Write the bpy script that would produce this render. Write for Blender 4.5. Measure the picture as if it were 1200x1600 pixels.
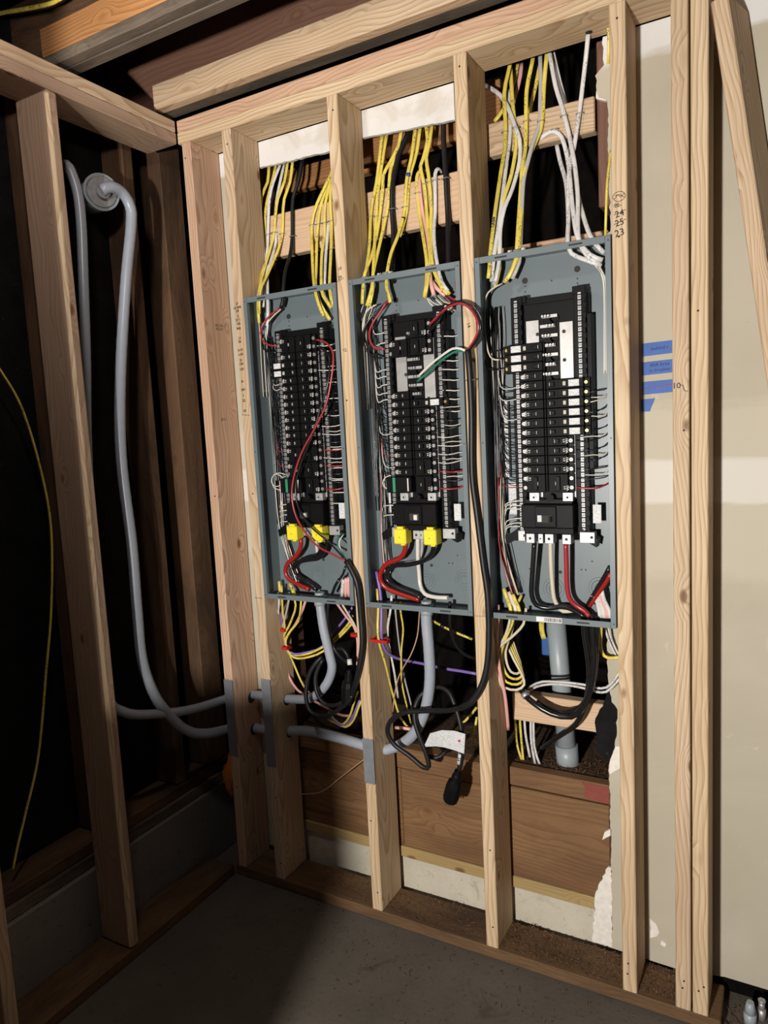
import bpy, bmesh, math, random
from mathutils import Vector, Matrix, noise
random.seed(7)
scn = bpy.context.scene
for o in list(bpy.data.objects): bpy.data.objects.remove(o)
col = scn.collection
V = Vector
# ------------------------------------------------------------------ camera
CAM = V((1.7882, -1.8979, 1.6353))
CR = V((0.87335493, 0.48436237, -0.05142238)); CU = V((-0.01085973, 0.12490854, 0.99210883)); CF = V((-0.48696327, 0.8659047, -0.11434953))
FPX = 1117.5
cd = bpy.data.cameras.new('camera'); cam = bpy.data.objects.new('camera', cd); col.objects.link(cam)
cd.sensor_fit = 'VERTICAL'; cd.sensor_height = 24.0; cd.lens = FPX/1600*24.0; cd.clip_start = .02
cam.matrix_world = Matrix(((CR.x, CU.x, -CF.x, CAM.x), (CR.y, CU.y, -CF.y, CAM.y), (CR.z, CU.z, -CF.z, CAM.z), (0, 0, 0, 1)))
scn.camera = cam
# ------------------------------------------------------------------ light
w = bpy.data.worlds.new('world'); scn.world = w; w.use_nodes = True
w.node_tree.nodes['Background'].inputs[0].default_value = (.80, .80, 1.0, 1)
w.node_tree.nodes['Background'].inputs[1].default_value = .035
ld = bpy.data.lights.new('work_light', 'AREA'); ld.shape = 'DISK'; ld.size = .13; ld.energy = 118; ld.color = (1.0, .955, .89)
lo = bpy.data.objects.new('work_light', ld); col.objects.link(lo)
lo.location = (1.2, -3.0, 1.35)
lo.rotation_euler = (V((.95, 0, 1.75)) - V(lo.location)).to_track_quat('-Z', 'Y').to_euler()
bd = bpy.data.lights.new('fill_light', 'POINT'); bd.energy = 14; bd.shadow_soft_size = .05; bd.color = (1.0, .92, .88)  # added fill lamp with no seen source, brightens the upper left
bo = bpy.data.objects.new('fill_light', bd); col.objects.link(bo); bo.location = (.52, -.95, 2.60)
vs = scn.view_settings; vs.view_transform = 'Standard'; vs.look = 'None'; vs.gamma = 1; vs.use_curve_mapping = False; vs.exposure = 0.0

# ------------------------------------------------------------------ helpers
def at(px, py, Y):                       # point on the plane y = Y
    d = CF + CR*((px-600)/FPX) + CU*((800-py)/FPX)
    return CAM + d*((Y-CAM.y)/d.y)
def atx(px, py, X):                      # point on the plane x = X
    d = CF + CR*((px-600)/FPX) + CU*((800-py)/FPX)
    return CAM + d*((X-CAM.x)/d.x)
WM = {}
def wm(o): return WM[o.name]
def tag(o, label=None, cat=None, group=None, kind=None):
    if label: o['label'] = label
    if cat: o['category'] = cat
    if group: o['group'] = group
    if kind: o['kind'] = kind
    return o
def link(name, data, parent=None, M=None):
    o = bpy.data.objects.new(name, data); col.objects.link(o)
    M = M or Matrix()
    if parent is not None:
        o.parent = parent; o.matrix_parent_inverse = Matrix(); o.matrix_basis = wm(parent).inverted() @ M
    else: o.matrix_basis = M
    WM[o.name] = M.copy()
    return o
def empty(name, loc=(0, 0, 0), parent=None):
    return link(name, None, parent, Matrix.Translation(V(loc)))
def mesh(bm, mats, smooth=False, name='mesh'):
    me = bpy.data.meshes.new(name); bm.to_mesh(me); bm.free()
    for m in (mats if isinstance(mats, (list, tuple)) else [mats]): me.materials.append(m)
    if smooth:
        for p in me.polygons: p.use_smooth = True
    return me
def obj(name, bm, mats, parent=None, smooth=False, M=None):
    """bm in world coordinates; the origin goes to the middle of its box."""
    if M is None:
        xs = [v.co for v in bm.verts]
        c = V([(min(v[i] for v in xs)+max(v[i] for v in xs))/2 for i in range(3)])
        for v in bm.verts: v.co -= c
        M = Matrix.Translation(c)
    return link(name, mesh(bm, mats, smooth, name), parent, M)
def box(bm, x0, x1, y0, y1, z0, z1, bev=0, mi=0):
    vs_ = [bm.verts.new((x, y, z)) for x in (x0, x1) for y in (y0, y1) for z in (z0, z1)]
    fs = [(0, 1, 3, 2), (4, 6, 7, 5), (0, 4, 5, 1), (2, 3, 7, 6), (0, 2, 6, 4), (1, 5, 7, 3)]
    ff = [bm.faces.new([vs_[i] for i in f]) for f in fs]
    for f in ff: f.material_index = mi
    if bev:
        r = bmesh.ops.bevel(bm, geom=list({e for f in ff for e in f.edges}), offset=bev, segments=1, affect='EDGES')
        for f in r['faces']: f.material_index = mi
    return ff
def nb(): return bmesh.new()
def cyl(bm, a, b, r0, r1=None, n=14, mi=0, cap=True):
    a = V(a); b = V(b); r1 = r0 if r1 is None else r1
    t = (b-a).normalized(); s = t.orthogonal().normalized(); q = t.cross(s)
    A = [bm.verts.new(a+(s*math.cos(2*math.pi*i/n)+q*math.sin(2*math.pi*i/n))*r0) for i in range(n)]
    B = [bm.verts.new(b+(s*math.cos(2*math.pi*i/n)+q*math.sin(2*math.pi*i/n))*r1) for i in range(n)]
    for i in range(n):
        f = bm.faces.new((A[i], A[(i+1) % n], B[(i+1) % n], B[i])); f.material_index = mi; f.smooth = True
    if cap:
        bm.faces.new(A[::-1]).material_index = mi; bm.faces.new(B).material_index = mi
def spline(pts, step=.012):
    P = [V(p) for p in pts]
    if len(P) < 3:
        n = max(2, int((P[1]-P[0]).length/step)); return [P[0].lerp(P[1], i/n) for i in range(n+1)]
    P = [P[0]*2-P[1]] + P + [P[-1]*2-P[-2]]
    out = []
    for i in range(1, len(P)-2):
        a, b, c, d = P[i-1:i+3]
        n = max(2, min(14, int((c-b).length/step)))
        for k in range(n):
            t = k/n
            out.append(.5*((2*b)+(c-a)*t+(2*a-5*b+4*c-d)*t*t+(3*b-a-3*c+d)*t**3))
    out.append(P[-2]); return out
def tube(bm, pts, ra, rb=None, n=8, mi=0, step=.012, rib=0):
    """swept tube; rb set makes a flat oval that faces the room."""
    S = spline(pts, step); rings = []; side = None
    for i, p in enumerate(S):
        t = (S[min(i+1, len(S)-1)]-S[max(i-1, 0)])
        if t.length < 1e-9: t = V((0, 0, 1))
        t.normalize()
        if rb is not None or side is None:
            s = t.cross(V((0, 1, 0)))
            if s.length < .25: s = side if side is not None else t.orthogonal()
            s = s - t*s.dot(t); s.normalize()
            if side is not None and s.dot(side) < 0 and rb is not None: s = -s
        else:
            s = side-t*side.dot(t)
            s = s.normalized() if s.length > 1e-5 else t.orthogonal().normalized()
        side = s; q = t.cross(s)
        k = 1+(rib if i % 2 else -rib)
        rings.append([bm.verts.new(p+s*(ra*k*math.cos(2*math.pi*j/n))+q*((rb or ra)*k*math.sin(2*math.pi*j/n))) for j in range(n)])
    for A, B in zip(rings, rings[1:]):
        for j in range(n):
            f = bm.faces.new((A[j], A[(j+1) % n], B[(j+1) % n], B[j])); f.smooth = True; f.material_index = mi
    bm.faces.new(rings[0][::-1]).material_index = mi; bm.faces.new(rings[-1]).material_index = mi
    return S
def poly_prism(bm, pts, y0, y1, mi=0):   # pts (x, z) counter-clockwise seen from the room
    F = [bm.verts.new((x, y0, z)) for x, z in pts]; B = [bm.verts.new((x, y1, z)) for x, z in pts]
    bm.faces.new(F).material_index = mi; bm.faces.new(B[::-1]).material_index = mi
    n = len(pts)
    for i in range(n): bm.faces.new((F[i], B[i], B[(i+1) % n], F[(i+1) % n])).material_index = mi
    bmesh.ops.recalc_face_normals(bm, faces=bm.faces[:])
_txt = {}
def textmesh(s, size, mat, bold=0.0, align='CENTER'):
    k = (s, size, mat.name, bold, align)
    if k not in _txt:
        c = bpy.data.curves.new('text', 'FONT'); c.body = s; c.size = size; c.align_x = align; c.align_y = 'CENTER'; c.offset = bold; c.resolution_u = 2
        t = bpy.data.objects.new('text', c); col.objects.link(t)
        bpy.context.view_layer.update()
        me = bpy.data.meshes.new_from_object(t.evaluated_get(bpy.context.evaluated_depsgraph_get()))
        bpy.data.objects.remove(t); me.materials.clear(); me.materials.append(mat); _txt[k] = me
    return _txt[k]
def text(name, s, size, mat, loc, parent, roll=0, yaw=0, bold=0.0):
    """flat lettering facing -y; roll turns it in its plane, yaw about z."""
    M = Matrix.Translation(V(loc)) @ Matrix.Rotation(yaw, 4, 'Z') @ Matrix.Rotation(math.pi/2, 4, 'X') @ Matrix.Rotation(roll, 4, 'Z')
    return link(name, textmesh(s, size, mat, bold), parent, M)

# ------------------------------------------------------------------ materials
def newmat(name):
    m = bpy.data.materials.new(name); m.use_nodes = True
    nt = m.node_tree; return m, nt, nt.nodes['Principled BSDF']
def N(nt, t, **k):
    n = nt.nodes.new(t)
    for a, b in k.items(): setattr(n, a, b)
    return n
def ramp(nt, fac, stops):
    r = N(nt, 'ShaderNodeValToRGB'); e = r.color_ramp.elements
    while len(e) < len(stops): e.new(.5)
    for x, (p, c) in zip(e, stops): x.position = p; x.color = (*c, 1) if len(c) == 3 else c
    nt.links.new(fac, r.inputs[0]); return r.outputs[0]
def mix(nt, f, a, b, mode='MIX'):
    m = N(nt, 'ShaderNodeMix', data_type='RGBA', blend_type=mode)
    for s, v in ((m.inputs[0], f), (m.inputs[6], a), (m.inputs[7], b)):
        if hasattr(v, 'is_output'): nt.links.new(v, s)
        else: s.default_value = v if not isinstance(v, tuple) else (*v, 1)
    return m.outputs[2]
def mapping(nt, vec, scale=(1, 1, 1), loc=(0, 0, 0)):
    m = N(nt, 'ShaderNodeMapping'); nt.links.new(vec, m.inputs[0]); m.inputs['Scale'].default_value = scale; m.inputs['Location'].default_value = loc
    return m.outputs[0]
def noise_t(nt, vec, scale, detail=3, rough=.55, dist=0):
    n = N(nt, 'ShaderNodeTexNoise'); nt.links.new(vec, n.inputs['Vector'])
    n.inputs['Scale'].default_value = scale; n.inputs['Detail'].default_value = detail; n.inputs['Roughness'].default_value = rough; n.inputs['Distortion'].default_value = dist
    return n.outputs['Fac']
def bump(nt, b, h, s, d=.002):
    n = N(nt, 'ShaderNodeBump'); n.inputs['Strength'].default_value = s; n.inputs['Distance'].default_value = d
    nt.links.new(h, n.inputs['Height']); nt.links.new(n.outputs[0], b.inputs['Normal'])
def plain(name, c, rough=.5, metal=0, var=.0, spec=.5, vs_=30):
    m, nt, b = newmat(name)
    b.inputs['Roughness'].default_value = rough; b.inputs['Metallic'].default_value = metal; b.inputs['Specular IOR Level'].default_value = spec
    tc = N(nt, 'ShaderNodeTexCoord')
    f = noise_t(nt, tc.outputs['Object'], vs_, 3)
    v = var or .06
    nt.links.new(ramp(nt, f, [(.25, tuple(x*(1-v) for x in c)), (.75, tuple(min(1, x*(1+v)) for x in c))]), b.inputs['Base Color'])
    return m
def wood(name, light, dark, knot=(.16, .075, .03), ringk=34, contrast=.6, stain=None, stain_amt=.0, rough=.62):
    m, nt, b = newmat(name)
    b.inputs['Roughness'].default_value = rough; b.inputs['Specular IOR Level'].default_value = .25
    tc = N(nt, 'ShaderNodeTexCoord'); oi = N(nt, 'ShaderNodeObjectInfo')
    rv = N(nt, 'ShaderNodeCombineXYZ')
    for i, k in enumerate((.05, .05, 37.0)):
        mm = N(nt, 'ShaderNodeMath', operation='MULTIPLY'); nt.links.new(oi.outputs['Random'], mm.inputs[0]); mm.inputs[1].default_value = k; nt.links.new(mm.outputs[0], rv.inputs[i])
    ad = N(nt, 'ShaderNodeVectorMath', operation='ADD'); nt.links.new(tc.outputs['Object'], ad.inputs[0]); nt.links.new(rv.outputs[0], ad.inputs[1])
    vec = ad.outputs[0]
    # slow sideways wander of the pith along the board gives the cathedral figure
    wn = N(nt, 'ShaderNodeTexNoise'); nt.links.new(mapping(nt, vec, (3, 3, 1.1)), wn.inputs['Vector']); wn.inputs['Scale'].default_value = 1.6; wn.inputs['Detail'].default_value = 2
    sb = N(nt, 'ShaderNodeVectorMath', operation='SUBTRACT'); nt.links.new(wn.outputs['Color'], sb.inputs[0]); sb.inputs[1].default_value = (.5, .5, .5)
    sc = N(nt, 'ShaderNodeVectorMath', operation='MULTIPLY'); nt.links.new(sb.outputs[0], sc.inputs[0]); sc.inputs[1].default_value = (.13, .13, 0)
    # knots pull the rings aside
    vo = N(nt, 'ShaderNodeTexVoronoi'); nt.links.new(mapping(nt, vec, (10, 10, 5)), vo.inputs['Vector']); vo.inputs['Scale'].default_value = 1.0
    kd = vo.outputs['Distance']
    pull = ramp(nt, kd, [(0, (1, 1, 1)), (.34, (0, 0, 0))])
    ps = N(nt, 'ShaderNodeVectorMath', operation='SCALE'); nt.links.new(pull, ps.inputs[0]); ps.inputs['Scale'].default_value = .030
    a2 = N(nt, 'ShaderNodeVectorMath', operation='ADD'); nt.links.new(vec, a2.inputs[0]); nt.links.new(sc.outputs[0], a2.inputs[1])
    a3 = N(nt, 'ShaderNodeVectorMath', operation='ADD'); nt.links.new(a2.outputs[0], a3.inputs[0]); nt.links.new(ps.outputs[0], a3.inputs[1])
    wv = N(nt, 'ShaderNodeTexWave', wave_type='RINGS', rings_direction='Z', wave_profile='SAW')
    nt.links.new(mapping(nt, a3.outputs[0], (1, 1, 0), (.035, .028, 0)), wv.inputs['Vector'])
    wv.inputs['Scale'].default_value = ringk; wv.inputs['Distortion'].default_value = .6; wv.inputs['Detail'].default_value = 1
    g = ramp(nt, wv.outputs['Fac'], [(0, light), (.50, tuple(l*(1-.30*contrast)+d*.30*contrast for l, d in zip(light, dark))), (.9, tuple(l*(1-contrast)+d*contrast for l, d in zip(light, dark))), (1, light)])
    fib = noise_t(nt, mapping(nt, vec, (260, 260, 6)), 1, 3, .6)
    g = mix(nt, .35, g, ramp(nt, fib, [(.3, tuple(x*.8 for x in dark)), (.7, light)]), 'MIX')
    big = noise_t(nt, mapping(nt, vec, (9, 9, 1.3)), 1, 2)
    g = mix(nt, ramp(nt, big, [(.35, (0, 0, 0)), (.75, (.5, .5, .5))]), g, dark)
    kf = ramp(nt, kd, [(.0, (1, 1, 1)), (.07, (.85, .85, .85)), (.12, (0, 0, 0))])
    g = mix(nt, kf, g, knot)
    if stain:
        sf = noise_t(nt, mapping(nt, vec, (7, 7, 2)), 1, 5, .65, .4)
        g = mix(nt, ramp(nt, sf, [(.4, (0, 0, 0)), (.65, (stain_amt,)*3)]), g, stain)
    nt.links.new(g, b.inputs['Base Color']); bump(nt, b, fib, .25, .001)
    return m
M = {}
M['fresh'] = wood('fresh_pine', (.72, .57, .39), (.40, .25, .125), contrast=1.0, ringk=25)
M['fresh2'] = wood('fresh_fir_tan', (.66, .51, .355), (.36, .225, .12), contrast=.95, ringk=28)
M['pink'] = wood('fresh_fir_pink', (.66, .46, .33), (.37, .205, .115), contrast=.95, ringk=28)
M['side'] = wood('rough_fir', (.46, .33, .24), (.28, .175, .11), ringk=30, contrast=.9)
M['pale'] = wood('pale_block', (.70, .52, .36), (.50, .31, .18), ringk=30, contrast=.8)
M['old'] = wood('old_brown_fir', (.17, .095, .05), (.075, .038, .02), stain=(.028, .017, .012), stain_amt=.75, rough=.7)
M['old_red'] = wood('old_red_fir', (.20, .105, .07), (.12, .058, .04), ringk=20, contrast=.9)
M['old_orange'] = wood('old_orange_fir', (.44, .22, .085), (.22, .09, .03), ringk=30, contrast=.95)
M['plank'] = wood('old_plank', (.27, .15, .072), (.155, .078, .034), ringk=22, contrast=.9, stain=(.10, .05, .025), stain_amt=.6)
M['weather'] = wood('weathered_grey', (.19, .15, .11), (.09, .068, .05), stain=(.03, .022, .017), stain_amt=.7, rough=.8)
M['pale_strip'] = wood('pale_sill_strip', (.46, .34, .15), (.26, .17, .07), ringk=30)
M['mud'] = wood('dirty_plate', (.20, .115, .055), (.10, .055, .026), stain=(.05, .03, .02), stain_amt=.9, rough=.85)
M['kraft'] = plain('wood_trim_dark', (.12, .07, .04), .8)
M['panel'] = plain('grey_panel_paint', (.132, .163, .175), .38, .0, .04, .5, 8)
M['black'] = plain('black_plastic', (.005, .005, .0055), .45, 0, .15, .12)
M['black2'] = plain('black_breaker_plastic', (.006, .006, .0065), .5, 0, .2, .10)
M['rubber'] = plain('black_rubber', (.010, .010, .011), .45, 0, .25, .35)
M['wireblack'] = plain('black_insulation', (.010, .010, .011), .25, 0, .2)
M['wirewhite'] = plain('white_insulation', (.66, .62, .56), .35)
M['cream'] = plain('cream_insulation', (.62, .55, .42), .35)
M['wirered'] = plain('red_insulation', (.33, .025, .03), .3)
M['feedred'] = plain('red_feeder', (.30, .016, .012), .3)
M['wiregreen'] = plain('green_insulation', (.02, .16, .10), .35)
M['yellow'] = plain('yellow_cable_jacket', (.70, .51, .06), .4, 0, .08)
def jacketmat(name, c, ink):
    m, nt, b = newmat(name); tc = N(nt, 'ShaderNodeTexCoord'); v = tc.outputs['Object']
    f = noise_t(nt, v, 30, 2); c0 = ramp(nt, f, [(.3, tuple(x*.88 for x in c)), (.7, tuple(min(1, x*1.08) for x in c))])
    p = noise_t(nt, mapping(nt, v, (420, 420, 190)), 1, 1, .5); g = noise_t(nt, mapping(nt, v, (60, 60, 9)), 1, 1, .5)
    mm = N(nt, 'ShaderNodeMath', operation='MULTIPLY'); nt.links.new(ramp(nt, p, [(.56, (0, 0, 0)), (.60, (1, 1, 1))]), mm.inputs[0]); nt.links.new(ramp(nt, g, [(.52, (0, 0, 0)), (.58, (.8, .8, .8))]), mm.inputs[1])
    nt.links.new(mix(nt, mm.outputs[0], c0, ink), b.inputs['Base Color']); b.inputs['Roughness'].default_value = .4; return m
M['yellow'] = jacketmat('yellow_printed_jacket', (.70, .56, .10), (.06, .05, .02))
M['white'] = plain('white_cable_jacket', (.66, .64, .62), .4)
M['white'] = jacketmat('white_printed_jacket', (.64, .62, .60), (.12, .12, .13))
M['grey'] = plain('grey_cable_jacket', (.42, .40, .38), .45)
M['purple'] = plain('purple_cable_jacket', (.20, .13, .42), .4)
M['pinkc'] = plain('pink_cable_jacket', (.72, .38, .34), .4)
M['flex'] = plain('grey_flexible_conduit', (.32, .35, .40), .33, 0, .05)
M['pvc'] = plain('grey_pvc', (.30, .34, .36), .4, 0, .04)
M['alu'] = plain('aluminium', (.42, .42, .42), .5, .6, .25)
M['tin'] = plain('tin_plated_bus', (.40, .39, .38), .48, .75, .15)
M['steel'] = plain('galvanised_steel', (.24, .25, .27), .5, .35, .15)
M['brass'] = plain('brass', (.75, .55, .20), .3, .9)
M['copper'] = plain('copper', (.80, .48, .30), .35, .5)
M['lugyellow'] = plain('yellow_lug_cover', (.78, .66, .03), .45)
M['paper'] = plain('white_paper', (.70, .69, .68), .6)
M['print'] = plain('white_print', (.62, .60, .55), .6)
M['ink'] = plain('black_ink', (.02, .018, .016), .7)
M['blueink'] = plain('blue_ink', (.01, .015, .10), .7)
M['redink'] = plain('red_ink', (.5, .02, .02), .7)
M['tape'] = plain('blue_painter_tape', (.03, .10, .36), .6, 0, .12)
M['bluetape'] = plain('blue_vinyl_tape', (.02, .05, .30), .35)
M['redclip'] = plain('red_plastic', (.42, .012, .014), .4)
M['green'] = plain('green_stripe', (.03, .24, .12), .4)
M['bluebox'] = plain('blue_plastic_box', (.025, .10, .30), .4)
M['foam'] = plain('orange_foam', (.45, .13, .03), .9, 0, .4, .2, 25)
M['redpaint'] = plain('red_paint', (.22, .045, .03), .7, 0, .15)
M['tag'] = plain('tag_label', (.62, .60, .58), .55)
M['tbutton'] = plain('pale_button', (.45, .43, .33), .5)
M['felt'] = None
def felt():
    m, nt, b = newmat('black_building_felt'); tc = N(nt, 'ShaderNodeTexCoord'); v = tc.outputs['Object']
    f = noise_t(nt, v, 9, 6, .7); s = noise_t(nt, v, 90, 4, .7)
    c = ramp(nt, f, [(.35, (.002, .002, .002)), (.7, (.009, .0085, .008))])
    c = mix(nt, ramp(nt, s, [(.66, (0, 0, 0)), (.74, (.6, .6, .6))]), c, (.10, .095, .09))
    nt.links.new(c, b.inputs['Base Color']); b.inputs['Roughness'].default_value = .75; b.inputs['Specular IOR Level'].default_value = .15; bump(nt, b, f, .5, .01); return m
M['felt'] = felt()
def concrete(name, c0, c1, spot, sc=3.0, rough=.85):
    m, nt, b = newmat(name); tc = N(nt, 'ShaderNodeTexCoord'); v = tc.outputs['Object']
    f = noise_t(nt, v, sc, 7, .62); s = noise_t(nt, v, 55, 4, .7); q = noise_t(nt, v, 7, 5, .6, .8)
    c = ramp(nt, f, [(.3, c0), (.7, c1)])
    c = mix(nt, ramp(nt, s, [(.60, (0, 0, 0)), (.74, (.8, .8, .8))]), c, spot)
    c = mix(nt, ramp(nt, q, [(.62, (0, 0, 0)), (.72, (.5, .5, .5))]), c, spot)
    nt.links.new(c, b.inputs['Base Color']); b.inputs['Roughness'].default_value = rough; bump(nt, b, s, .4, .003); return m
M['slab'] = concrete('concrete_slab', (.075, .063, .050), (.115, .098, .078), (.035, .028, .021))
M['stem'] = concrete('concrete_stem', (.13, .12, .105), (.20, .185, .16), (.06, .05, .04))
M['whitecon'] = concrete('white_concrete', (.46, .42, .335), (.58, .53, .43), (.28, .24, .17), 6)
def drywall():
    m, nt, b = newmat('taped_drywall'); tc = N(nt, 'ShaderNodeTexCoord'); v = tc.outputs['Object']
    ge = N(nt, 'ShaderNodeNewGeometry'); sp = N(nt, 'ShaderNodeSeparateXYZ'); nt.links.new(ge.outputs['Position'], sp.inputs[0])
    big = noise_t(nt, v, 2.2, 5, .6, .6); fine = noise_t(nt, v, 26, 5, .65)
    c = ramp(nt, big, [(.35, (.43, .385, .30)), (.62, (.48, .435, .345))])
    def band(z0, z1, soft, colr, c, amt=1.0, wob=.03):
        ns = N(nt, 'ShaderNodeMath', operation='MULTIPLY_ADD'); nt.links.new(noise_t(nt, mapping(nt, v, (1, 1, 6)), 5, 5, .65), ns.inputs[0]); ns.inputs[1].default_value = wob*2; ns.inputs[2].default_value = -wob
        zz = N(nt, 'ShaderNodeMath', operation='ADD'); nt.links.new(sp.outputs[2], zz.inputs[0]); nt.links.new(ns.outputs[0], zz.inputs[1])
        a = N(nt, 'ShaderNodeMapRange'); nt.links.new(zz.outputs[0], a.inputs[0]); a.inputs[1].default_value = z0-soft; a.inputs[2].default_value = z0+soft; a.inputs[3].default_value = 0; a.inputs[4].default_value = amt
        d = N(nt, 'ShaderNodeMapRange'); nt.links.new(zz.outputs[0], d.inputs[0]); d.inputs[1].default_value = z1-soft; d.inputs[2].default_value = z1+soft; d.inputs[3].default_value = 1; d.inputs[4].default_value = 0
        mu = N(nt, 'ShaderNodeMath', operation='MULTIPLY'); nt.links.new(a.outputs[0], mu.inputs[0]); nt.links.new(d.outputs[0], mu.inputs[1])
        return mix(nt, mu.outputs[0], c, colr)
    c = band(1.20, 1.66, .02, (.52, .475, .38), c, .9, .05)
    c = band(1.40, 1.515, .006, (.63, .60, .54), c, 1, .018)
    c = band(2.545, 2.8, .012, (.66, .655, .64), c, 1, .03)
    sc = noise_t(nt, mapping(nt, v, (8, 8, 30)), 3, 5, .7, 1.0)
    c = mix(nt, ramp(nt, sc, [(.68, (0, 0, 0)), (.72, (.45, .45, .45))]), c, (.30, .26, .2))
    wt = noise_t(nt, v, 6, 4, .7, 1.5)
    c = mix(nt, ramp(nt, wt, [(.66, (0, 0, 0)), (.70, (.5, .5, .5))]), c, (.60, .57, .5))
    nt.links.new(c, b.inputs['Base Color']); b.inputs['Roughness'].default_value = .8; b.inputs['Specular IOR Level'].default_value = .2; bump(nt, b, fine, .12, .002); return m
M['drywall'] = drywall()
def strip_mat():
    m, nt, b = newmat('white_drywall_strip'); tc = N(nt, 'ShaderNodeTexCoord'); v = tc.outputs['Object']
    f = noise_t(nt, v, 6, 4, .6, .5); s = noise_t(nt, v, 60, 3, .6)
    c = ramp(nt, f, [(.40, (.58, .54, .48)), (.52, (.67, .66, .64))])
    c = mix(nt, ramp(nt, s, [(.7, (0, 0, 0)), (.75, (.5, .5, .5))]), c, (.4, .36, .3))
    nt.links.new(c, b.inputs['Base Color']); b.inputs['Roughness'].default_value = .8; return m
M['strip'] = strip_mat()
M['gypsum'] = plain('broken_gypsum', (.74, .70, .64), .9, 0, .12, .2, 60)
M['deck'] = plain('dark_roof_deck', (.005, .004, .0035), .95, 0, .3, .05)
def docmat():
    m, nt, b = newmat('printed_label'); tc = N(nt, 'ShaderNodeTexCoord'); v = tc.outputs['Object']
    f = noise_t(nt, mapping(nt, v, (900, 900, 330)), 1, 2, .5)
    c = ramp(nt, f, [(.52, (.66, .66, .66)), (.6, (.32, .32, .33))])
    nt.links.new(c, b.inputs['Base Color']); b.inputs['Roughness'].default_value = .55; return m
M['doc'] = docmat()
def sawdust():
    m, nt, b = newmat('sawdust_dirt'); tc = N(nt, 'ShaderNodeTexCoord'); v = tc.outputs['Object']
    f = noise_t(nt, v, 70, 6, .8)
    nt.links.new(ramp(nt, f, [(.35, (.02, .012, .008)), (.55, (.10, .058, .03)), (.75, (.30, .19, .10))]), b.inputs['Base Color']); b.inputs['Roughness'].default_value = .95; bump(nt, b, f, .8, .006); return m
M['dust'] = sawdust()

# ------------------------------------------------------------------ boards
def board(name, ext, mat, parent=None, bev=.003, kind=None, chamfer=None):
    x0, x1, y0, y1, z0, z1 = ext
    s = (x1-x0, y1-y0, z1-z0); c = V(((x0+x1)/2, (y0+y1)/2, (z0+z1)/2))
    ax = s.index(max(s))
    if ax == 2: R_ = Matrix(); d = (s[0], s[1], s[2])
    elif ax == 0: R_ = Matrix(((0, 0, 1), (0, 1, 0), (-1, 0, 0))).to_4x4(); d = (s[2], s[1], s[0])
    else: R_ = Matrix(((1, 0, 0), (0, 0, 1), (0, -1, 0))).to_4x4(); d = (s[0], s[2], s[1])
    bm = nb(); box(bm, -d[0]/2, d[0]/2, -d[1]/2, d[1]/2, -d[2]/2, d[2]/2, bev)
    return link(name, mesh(bm, M[mat], False, name), parent, Matrix.Translation(c) @ R_)
def S(name, kind='structure', loc=(0, 0, 0)):
    return tag(empty(name, loc), kind=kind)
T = .038; D = .1397; H = 2.62
X0, X0b, X1, X2, X3, X4, X5 = .0171, .1911, .5974, 1.0038, 1.4102, 1.5486, 1.5914
# ------------------------------------------------------------------ floor
bm = nb(); box(bm, -.14, 4.2, -4.6, .17, -.12, 0); fl = obj('floor', bm, M['slab']); tag(fl, kind='structure')
# ------------------------------------------------------------------ new stud wall, back
wb = S('wall_back')
studs = {}
for k, x, mt in (('0', X0, 'pink'), ('0b', X0b, 'fresh2'), ('1', X1, 'fresh'), ('2', X2, 'fresh'), ('3', X3, 'fresh'), ('4', X4, 'fresh2'), ('5', X5, 'fresh')):
    studs[k] = board('stud', (x, x+T, 0, D, T, H), mt, wb, .0025)
board('bottom_plate', (0.0, 1.66, 0, D, .001, T), 'mud', wb)
board('top_plate', (0.0, 2.3, 0, D, H, H+.037), 'fresh', wb)
board('top_plate', (0.0, 2.3, 0.001, D, H+.038, H+.076), 'pink', wb)
# ------------------------------------------------------------------ new stud wall, left
wl = S('wall_left')
for i, y in enumerate((-.911, -.4966, -1.317, -1.723)):
    board('stud', (-D, 0, y, y+T, T, H), 'side' if i else 'fresh2', wl, .008 if i == 1 else .003)
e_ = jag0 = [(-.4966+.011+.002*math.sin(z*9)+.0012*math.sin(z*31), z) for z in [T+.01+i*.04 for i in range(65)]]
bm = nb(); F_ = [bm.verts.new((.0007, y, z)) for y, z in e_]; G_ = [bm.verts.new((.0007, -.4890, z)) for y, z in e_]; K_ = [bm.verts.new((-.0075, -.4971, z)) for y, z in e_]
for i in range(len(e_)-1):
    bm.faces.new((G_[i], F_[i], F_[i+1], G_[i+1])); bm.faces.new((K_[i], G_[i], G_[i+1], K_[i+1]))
obj('lit_edge_strip', bm, M['fresh'], wl)  # pale wood strip painting the bright lit streak along this stud corner
board('bottom_plate', (-D, -.002, -2.6, -.002, .001, T), 'mud', wl)
board('top_plate', (-D, -.001, -2.6, -.001, H, H+.037), 'side', wl)
board('top_plate', (-D, -.002, -2.6, -.001, H+.038, H+.076), 'fresh2', wl)
# ------------------------------------------------------------------ old outer wall, left
wo = S('wall_outer')
bm = nb(); box(bm, -.30, -.275, -2.6, .5, .3, 3.0); obj('building_felt', bm, M['felt'], wo)
for y0, y1 in ((-.089, -.044), (.08, .185), (-.439, -.394), (-.845, -.80), (-1.25, -1.205)):
    board('old_stud', (-.272, -.17, y0, y1, .36, 2.70), 'old', wo)
board('sill_plate', (-.28, -.155, -2.6, .45, .275, .315), 'weather', wo)
board('sill_plate', (-.28, -.165, -2.6, .45, .316, .356), 'old', wo)
bm = nb(); box(bm, -.34, -.145, -2.6, .5, -.1, .274, .006); obj('stem_wall', bm, M['stem'], wo)
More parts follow.
